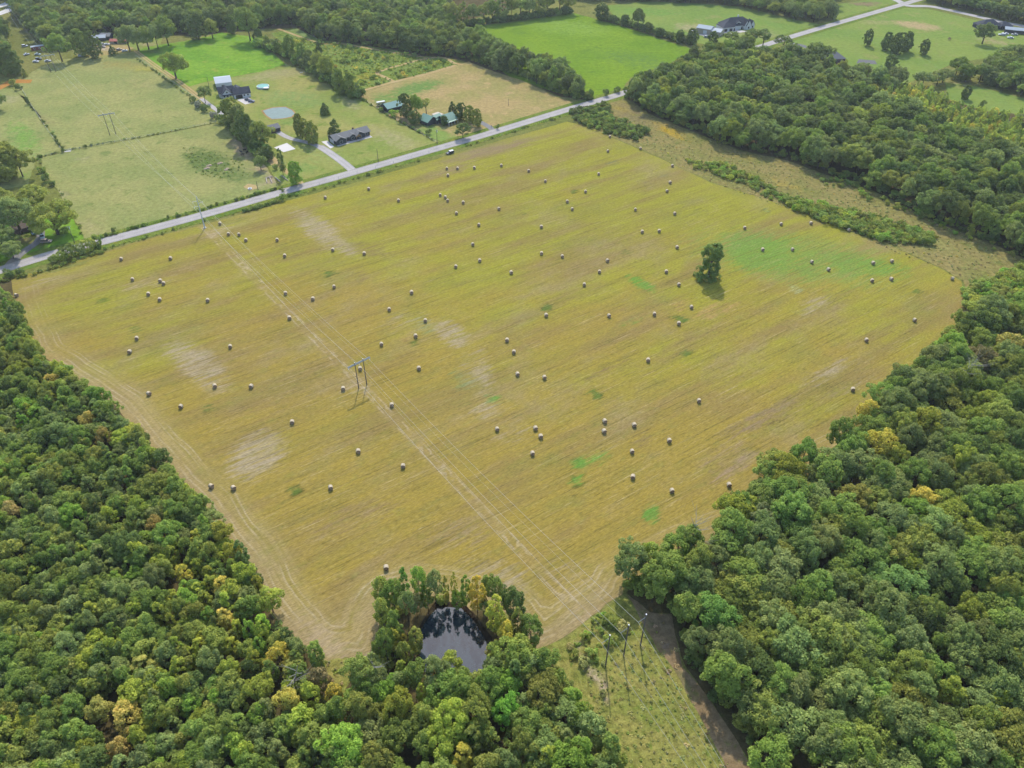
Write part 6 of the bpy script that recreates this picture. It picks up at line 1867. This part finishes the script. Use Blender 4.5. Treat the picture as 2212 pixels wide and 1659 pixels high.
# tan metal barn beside it
e, L_ = frame_at((1503, 71), (1541, 77), 'metal_barn', 'tan walled metal barn with pale roof beside the white brick house', 'barn')
gable(e, 0, L_ - 3, 0, 11, 4.4, 1.6, M['tan'], M['bluegrey'], .3)
gable(e, L_ - 3, L_ + 6, 0, 11, 3.4, 1.5, M['tan'], M['whitemetal'], .3, rn='lean_to_roof', wn='lean_to')
B(L_ * .4, L_ * .4 + 3.4, -.06, -.003, .05, 3.2).build('barn_door', M['white'], e)

# house roof among the pines
e, L_ = frame_at((1782, 137), (1822, 135), 'house', 'grey roofed house almost hidden by pines in the upper wood', 'house')
hip(e, 0, 17, 0, 12, 3.0, 4.2, M['brick'], M['grey_shingle'], .6)
door(e, 6, 0)
for x_ in (3, 10, 14):
    window(e, x_, 0, .9, 1.3, 1.3)
# small house deep in the wood
e, L_ = frame_at((1602, 277), (1619, 275), 'house', 'small grey roofed house peeping out of the upper wood', 'house')
gable(e, 0, L_, 0, 8, 2.6, 1.8, M['white'], M['grey_shingle'], .5)
door(e, L_ * .5, 0)
for x_ in (L_ * .2, L_ * .8):
    window(e, x_, 0, .9, 1.2, 1.2)
# top right house and shed
e, L_ = frame_at((2127, 65), (2175, 63), 'house', 'dark house with blue grey roof at the top right', 'house')
hip(e, -4, 16, 0, 13, 3.0, 4.4, M['darkwall'], M['navy'], .5)
hip(e, 14, 26, -1, 9, 2.9, 3.0, M['darkwall'], M['navy'], .5, rn='wing_roof', wn='wing')
door(e, 7, 0)
for x_ in (2, 11):
    window(e, x_, 0, .9, 1.4, 1.4)
for x_ in (17, 22):
    window(e, x_, -1, .9, 1.4, 1.4)
e, L_ = frame_at((2170, 72), (2200, 75), 'shed', 'open fronted shed with pale blue grey roof at the top right', 'shed')
gable(e, 0, 18, 2, 11, 3.0, 1.2, M['darkwall'], M['bluegrey'], .6)
# left house
e, L_ = frame_at((60, 500), (80, 494), 'house', 'brown roofed house under trees behind the parked trucks', 'house')
gable(e, -6, L_ + 3, 0, 9, 2.6, 2.0, M['brick'], M['brownroof'], .6)
door(e, L_ * .6, 0)
for x_ in (-3, L_ * .2):
    window(e, x_, 0, .9, 1.2, 1.2)
B(L_ * .35, L_ + 2.6, -3.0, -.7, 2.2, 2.34).build('porch_roof', M['brownroof'], e)
for x_ in (L_ * .4, L_ + 2.4):
    B(x_ - .1, x_ + .1, -2.9, -2.7, 0, 2.2).build('porch_post', M['cedar'], e)
# junk yard sheds
e, L_ = frame_at((200, 90), (216, 89), 'shed', 'shed with broken white roof in the junk yard', 'shed')
gable(e, 0, 11, 0, 8, 2.6, 1.5, M['darkwall'], M['whitemetal'], .4)
door(e, 5, 0, 2.6, 2.2, 'rust', 'barn_door')
e, L_ = frame_at((216, 86), (226, 86), 'shed', 'grey roofed shed behind the white roofed one', 'shed')
gable(e, 0, 9, 0, 9, 2.8, 1.6, M['darkwall'], M['grey_shingle'], .4)
door(e, 4, 0, 2.6, 2.2, 'rust', 'barn_door')
e, L_ = frame_at((238, 95), (254, 95), 'shed', 'long low shed with rusty red roof in the junk yard', 'shed')
gable(e, 0, 14, 0, 6, 2.2, 1.1, M['tan'], M['redroof'], .4)
door(e, 5, 0, 2.4, 2.0, 'door', 'barn_door')
e, L_ = frame_at((69, 110), (83.5, 108), 'trailer_home', 'long maroon trailer home in the junk field at the top left', 'trailer')
gable(e, 0, 14, 0, 4, 2.7, .4, M['carpaint_red'], M['whitemetal'], .15)
for x_ in (2.5, 6, 11):
    window(e, x_, 0, .9, 1.1, .9)
door(e, 8.5, 0, .9, 2.0)


# pool with deck
px_, py_ = G(568.5, 188.8)
e = empty('swimming_pool', (px_, py_, 0), 0, 'round above ground swimming pool with white deck', 'pool')
R_ = 4.6
n = 36
ring = [(math.cos(2 * math.pi * i / n), math.sin(2 * math.pi * i / n)) for i in range(n)]
mb = MB()
for ra, rb_, za, zb in ((R_, R_, 0, 1.3), (R_, R_ - .28, 1.3, 1.32), (R_ - .28, R_ - .28, 1.32, .9)):
    vs = [(c * ra, s * ra, za) for c, s in ring] + [(c * rb_, s * rb_, zb) for c, s in ring]
    mb.add(vs, [(i, (i + 1) % n, n + (i + 1) % n, n + i) for i in range(n)])
mb.build('pool_wall', M['white'], e)
MB().add([(c * (R_ - .27), s * (R_ - .27), 1.12) for c, s in ring], [tuple(range(n))]).build('pool_water', M['poolwater'], e)
dk = B(1.6, 5.4, -5.6, -2.6, 1.15, 1.3).build('deck', M['white'], e)
for x_, y_ in ((1.8, -5.4), (5.2, -5.4), (5.2, -2.8)):
    B(x_ - .08, x_ + .08, y_ - .08, y_ + .08, 0, 1.15).build('deck_post', M['timber'], e)
    B(x_ - .05, x_ + .05, y_ - .05, y_ + .05, 1.3, 2.1).build('railing_post', M['white'], e)
# round garden fence
gx, gy = G(919.8, 261)
e = empty('garden_fence', (gx, gy, 0), 0, 'round white picket fence about a flower bed', 'fence')
mb = MB()
for i in range(n):
    c, s = ring[i]; c2, s2 = ring[(i + 1) % n]
    for z in (.35, .85):
        mb.tube((c * 3.4, s * 3.4, z), (c2 * 3.4, s2 * 3.4, z), .07, .07, 4)
mb.build('rail', M['white'], e)
for i in range(0, n, 2):
    c, s = ring[i]
    B(c * 3.4 - .07, c * 3.4 + .07, s * 3.4 - .07, s * 3.4 + .07, 0, 1.1).build('picket', M['white'], e)
# camper
e, L_ = frame_at((815, 231), (826, 229), 'camper', 'cream and yellow camper trailer beside the pale green barn', 'camper')
MB().extrude_x([(0, .5), (2.3, .5), (2.35, 2.6), (2.1, 2.9), (.2, 2.9), (-.05, 2.6)], 0, 6.5).build('body', M['yellow'], e)
B(.1, 6.4, .2, 2.1, 2.9, 2.98).build('roof', M['white'], e)
for x_ in (1.5, 4.5):
    window(e, x_, -.03, 1.4, 1.2, .7)
for x_ in (2.6, 3.5):
    MB().tube((x_, -.05, .36), (x_, 2.35, .36), .36, .36, 14).build('wheel', M['rubber'], e)
# small farm things
e = empty('hay_feeder', (*G(540, 408.5), 0), 0, 'dark tyre feeder on the pale sandy patch by the road', 'feeder')
mb = MB()
for ra, rb_, za, zb in ((1.15, 1.15, .05, .6), (1.15, .7, .6, .62), (.7, .7, .62, .2)):
    vs = [(c * ra, s * ra, za) for c, s in ring] + [(c * rb_, s * rb_, zb) for c, s in ring]
    mb.add(vs, [(i, (i + 1) % n, n + (i + 1) % n, n + i) for i in range(n)])
mb.build('ring', M['white'], e)
MB().tube((0, 0, .1), (0, 0, .45), .66, .6, 16).build('core', M['rubber'], e)
for i, (x0, y0, x1, y1, lab) in enumerate([(574, 386, 590, 382, 'upper rail of the cattle pen by the road'), (583, 385, 588, 396, 'left log of the cattle pen'), (594, 384, 607, 395, 'middle pale log of the cattle pen'), (609, 381, 622, 391, 'right pale log of the cattle pen'), (575, 386, 577, 396, 'left end rail of the cattle pen')]):
    a_, b_ = np.array(G(x0, y0)), np.array(G(x1, y1))
    e = empty('log', (a_[0], a_[1], 0), 0, lab, 'log', 'logs and rails of the cattle pen')
    d = b_ - a_
    m_ = MB().tube((0, 0, .45), (d[0] * .5, d[1] * .5, .5), .28, .3, 8).tube((d[0] * .5, d[1] * .5, .5), (d[0], d[1], .42), .3, .22, 8)
    m_.build('trunk', M['log'], e)
e = empty('gate', (*G(146, 327), 0), .3, 'bright white gate and slab at the pasture corner', 'gate')
B(-2.2, 2.0, -.8, .8, .03, .14).build('slab', M['whitepad'], e)
mb = MB()
for z in (.3, .7, 1.1):
    mb.tube((-2.2, 1.0, z), (2.0, 1.0, z), .06, .06, 5)
mb.build('bars', M['white'], e)
for x_ in (-2.2, 2.0):
    B(x_ - .1, x_ + .1, .9, 1.1, 0, 1.3).build('post', M['white'], e)
e = empty('picnic_table', (*G(571, 108 + 240 / 5.02), 0), .4, 'small grey picnic table in hedgerow shade above the pool', 'table')
e.location = (*G(651, 158), 0)
B(-1, 1, -.4, .4, .7, .76).build('tabletop', M['timber'], e)
for y_ in (-.8, .8):
    B(-1, 1, y_ - .14, y_ + .14, .4, .45).build('bench', M['timber'], e)
for x_ in (-.7, .7):
    B(x_ - .05, x_ + .05, -.8, .8, .0, .69).build('leg', M['timber'], e)
e = empty('mailbox', (*G(1062, 276), 0), .6, 'dark mailbox beside the grey drive of the green roofed house', 'mailbox')
B(-.08, .08, -.08, .08, 0, 1.1).build('post', M['timber'], e)
MB().extrude_y([(-.25, 1.1), (.25, 1.1), (.25, 1.4), (.15, 1.55), (-.15, 1.55), (-.25, 1.4)], -.4, .4).build('box', M['carpaint_black'], e)
for x, y, lab in ((475, 353, 'pale dirt pile at the right of the pasture weed patch'), (452, 358, 'pale dirt pile in the middle of the pasture weed patch'), (447, 364, 'pale dirt pile at the left of the pasture weed patch'), (490, 366, 'grey dirt pile at the lower right of the pasture weed patch')):
    e = empty('dirt_pile', (*G(x, y), 0), rnd.uniform(0, 3), lab, 'dirt pile')
    bm2 = bmesh.new(); bmesh.ops.create_icosphere(bm2, subdivisions=3, radius=1)
    for vv in bm2.verts:
        k = 1 + .25 * math.sin(5 * vv.co.x + 2) * math.cos(4 * vv.co.y)
        vv.co = Vector((vv.co.x * 1.9 * k, vv.co.y * 1.1 * k, max(vv.co.z, -.1) * .7 * k))
    me = bpy.data.meshes.new('pile'); bm2.to_mesh(me); bm2.free(); me.materials.append(M['soil'])
    oo = link(bpy.data.objects.new('pile', me)); oo.parent = e


# ------------------------------------------------------------------ vehicles
def vehicle(x, y, ang, style, paint_, lab, L_=4.8, W_=1.9, roofm=None):
    e = empty('parked_car' if style != 'pickup' else 'pickup_truck', (*G(x, y), .09), ang, lab, 'truck' if style == 'pickup' else 'car', 'parked vehicles')
    hl, hw = L_ / 2, W_ / 2
    low = [(-hl, .38), (-hl + .1, .3), (hl - .1, .3), (hl, .42), (hl - .02, .78), (hl - .35, .92), (hl * .42, 1.0), (-hl * .55, 1.02), (-hl, .98)]
    if style == 'pickup':
        low = [(-hl, .45), (hl - .1, .4), (hl, .5), (hl - .02, .9), (hl - .3, 1.02), (hl * .36, 1.08), (-hl, 1.06)]
    bd = MB().extrude_y(low, -hw, hw).build('body', M[paint_], e)
    bm2 = bmesh.new(); bm2.from_mesh(bd.data)
    bmesh.ops.bevel(bm2, geom=[g for g in bm2.edges], offset=.07, segments=2, affect='EDGES')
    bm2.to_mesh(bd.data); bm2.free()
    z0 = 1.0
    if style == 'suv':
        cab, top = (-hl + .15, -hl + .45, hl * .12, hl * .42), 1.72
    elif style == 'pickup':
        cab, top = (-hl * .18, -hl * .10, hl * .22, hl * .46), 1.85
    else:
        cab, top = (-hl * .72, -hl * .42, hl * .10, hl * .45), 1.46
    k = hw - .22
    V = [(cab[0], -hw + .06, z0), (cab[3], -hw + .06, z0), (cab[3], hw - .06, z0), (cab[0], hw - .06, z0), (cab[1], -k, top), (cab[2], -k, top), (cab[2], k, top), (cab[1], k, top)]
    MB().add(V, [(0, 1, 5, 4), (1, 2, 6, 5), (2, 3, 7, 6), (3, 0, 4, 7), (4, 5, 6, 7)]).build('windows', M['glass'], e)
    B(cab[1] - .06, cab[2] + .06, -k - .05, k + .05, top, top + .07).build('roof', M[roofm or paint_], e)
    if style == 'pickup':
        B(-hl + .15, cab[0] - .1, -hw + .14, hw - .14, 1.065, 1.075).build('bed', M['rubber'], e)
    for s_ in (-1, 1):
        for q in (-.62, .62):
            wo = MB().tube((q * hl, s_ * (hw - .22), .34), (q * hl, s_ * (hw + .01), .34), .35, .35, 16).build('wheel', M['rubber'], e)
            MB().tube((q * hl, s_ * (hw - .01), .34), (q * hl, s_ * (hw + .03), .34), .2, .2, 12).build('rim', M['steel'], wo)
        B(hl - .1, hl + .015, s_ * hw * .72 - .17, s_ * hw * .72 + .17, .66, .8).build('headlight', M['cap'], e)
        B(-hl - .015, -hl + .08, s_ * hw * .76 - .13, s_ * hw * .76 + .13, .7, .9).build('taillight', M['carpaint_red'], e)
    return e


RA = math.radians(38)
vehicle(972.3, 332, RA + math.pi, 'suv', 'carpaint_black', 'dark car with white roof parked in the hay field by the road', 5.4, 2.1, 'carpaint_white')
vehicle(536, 217, -.15, 'sedan', 'carpaint_black', 'charcoal car on the farmhouse apron, nearer the wall')
vehicle(543.5, 220.5, -.15, 'sedan', 'carpaint_blue', 'dark blue car on the farmhouse apron, nearer the lawn')
vehicle(74.5, 504, -1.1, 'pickup', 'carpaint_teal', 'teal pickup truck closest to the brown roofed house', 5.6, 2.1, 'carpaint_white')
vehicle(87, 500.5, -1.1, 'pickup', 'carpaint_ice', 'pale pickup truck on the drive, second from the house', 5.6, 2.1)
vehicle(92, 513.5, -1.0, 'pickup', 'carpaint_ice', 'pale blue pickup truck at the foot of the parked row', 5.6, 2.1)
vehicle(101, 523.5, .1, 'suv', 'carpaint_tan', 'faded tan car on the grass beside the drive', 5.4, 2.1)
vehicle(2164, 76.5, 2.8, 'suv', 'carpaint_white', 'white car parked on the grass before the top right shed', 6, 2.3)
vehicle(2171, 74, 2.4, 'sedan', 'carpaint_white', 'white car nosed up beside another before the top right shed', 5.6, 2.1)
vehicle(2182, 83, 2.7, 'sedan', 'carpaint_white', 'low white car nearest the trees at the top right', 5.2, 2.1)
vehicle(2191, 76, 2.8, 'sedan', 'carpaint_white', 'white car at the mouth of the top right shed', 5.2, 2.1)
vehicle(1499, 68, .4, 'sedan', 'carpaint_white', 'white car behind the tan metal barn')
vehicle(1526, 81, .1, 'suv', 'carpaint_white', 'white car in front of the tan metal barn')
vehicle(54, 101, .3, 'suv', 'carpaint_white', 'white car alone at the top of the junk field')
vehicle(58, 119, .9, 'sedan', 'carpaint_white', 'white car near the massive dark tree in the junk field')
vehicle(82, 119, .0, 'sedan', 'carpaint_ice', 'pale blue car in the junk field below the maroon trailer')
vehicle(84, 129, .2, 'suv', 'carpaint_black', 'dark car in the middle of the junk field')
vehicle(78, 134.5, .1, 'sedan', 'carpaint_white', 'white car at the lower edge of the junk field')
vehicle(104, 133, .1, 'sedan', 'carpaint_white', 'white car at the foot of the top left pole frame')
vehicle(222.7, 97, .3, 'sedan', 'carpaint_white', 'left white car in front of the red roofed shed')
vehicle(231.6, 97.5, .2, 'sedan', 'carpaint_white', 'right white car in front of the red roofed shed')
vehicle(209.6, 98, .1, 'sedan', 'carpaint_white', 'white car in front of the broken white roof')
vehicle(258, 109, .8, 'suv', 'carpaint_tan', 'tan car near the farm lane gate')
vehicle(270, 111, .5, 'sedan', 'carpaint_white', 'white car nearest the farm lane gate')
vehicle(222, 102.5, .1, 'sedan', 'carpaint_tan', 'tan car below the two white cars in the junk yard')
vehicle(176, 122, .1, 'suv', 'carpaint_white', 'white car at the pasture edge of the junk yard')


# ------------------------------------------------------------------ cattle in the shade
def cow(x, y, ang, lab):
    e = empty('cow', (*G(x, y), 0), ang, lab, 'cow', 'black cattle in the shade')
    bm2 = bmesh.new()
    me = bpy.data.meshes.new('body')
    P = [((0, 0, 1.05), .36), ((-.55, 0, 1.08), .34), ((-.95, 0, 1.1), .24), ((.55, 0, 1.05), .36), ((.85, 0, 1.12), .27), ((1.1, 0, 1.22), .17), ((1.35, 0, 1.2), .15), ((1.6, 0, 1.02), .09)]
    vs = [bm2.verts.new(p) for p, _ in P]
    rad = [q for _, q in P]
    ed = [(0, 1), (1, 2), (0, 3), (3, 4), (4, 5), (5, 6), (6, 7)]
    for root_, s_, xs in ((1, 1, -.75), (1, -1, -.75), (3, 1, .62), (3, -1, .62)):
        kx = -.08 if xs < 0 else .04
        pts = [((xs, s_ * .2, .78), .15), ((xs + kx, s_ * .2, .45), .08), ((xs, s_ * .2, .04), .07)]
        pr = root_
        for p, q in pts:
            vs.append(bm2.verts.new(p)); rad.append(q)
            ed.append((pr, len(vs) - 1)); pr = len(vs) - 1
    for p, q in (((-1.1, 0, 1.0), .04), ((-1.14, 0, .5), .03)):
        vs.append(bm2.verts.new(p)); rad.append(q)
        ed.append((2 if q == .04 else len(vs) - 2, len(vs) - 1))
    for s_ in (-1, 1):
        vs.append(bm2.verts.new((1.3, s_ * .24, 1.3))); rad.append(.045); ed.append((6, len(vs) - 1))
    for a_, b_ in ed:
        bm2.edges.new((vs[a_], vs[b_]))
    bm2.to_mesh(me); bm2.free()
    me.materials.append(M['cow'])
    o = link(bpy.data.objects.new('body', me)); o.parent = e
    sk = o.modifiers.new('skin', 'SKIN')
    for i, q in enumerate(rad):
        me.skin_vertices[0].data[i].radius = (q, q)
        me.skin_vertices[0].data[i].use_root = (i == 0)
    sd = o.modifiers.new('round', 'SUBSURF'); sd.levels = 1; sd.render_levels = 1


cow(529, 326, .3, 'black cow standing closest to the dark ivy clad tree')
cow(521, 330, 2.6, 'black cow left of the others under the tree row')
cow(534, 331, 1.2, 'black cow right of the others under the tree row')
cow(524, 336, .1, 'black cow lowest down the slope under the tree row')


# ------------------------------------------------------------------ the air
def haze():
    t = NT('thin summer haze')
    v = t.n('ShaderNodeVolumePrincipled')
    v.inputs['Color'].default_value = (0.88, 0.94, 1.0, 1)
    v.inputs['Density'].default_value = HAZE
    v.inputs['Anisotropy'].default_value = 0.3
    t.t.links.new(v.outputs[0], t.out.inputs['Volume'])
    o = B(-7000, 7000, -2000, 9000, -1.0, 215).build('haze', t.m)
    tag(o, 'thin pale haze over the whole country', 'haze', None, 'stuff')


HAZE = 0.00006
haze()
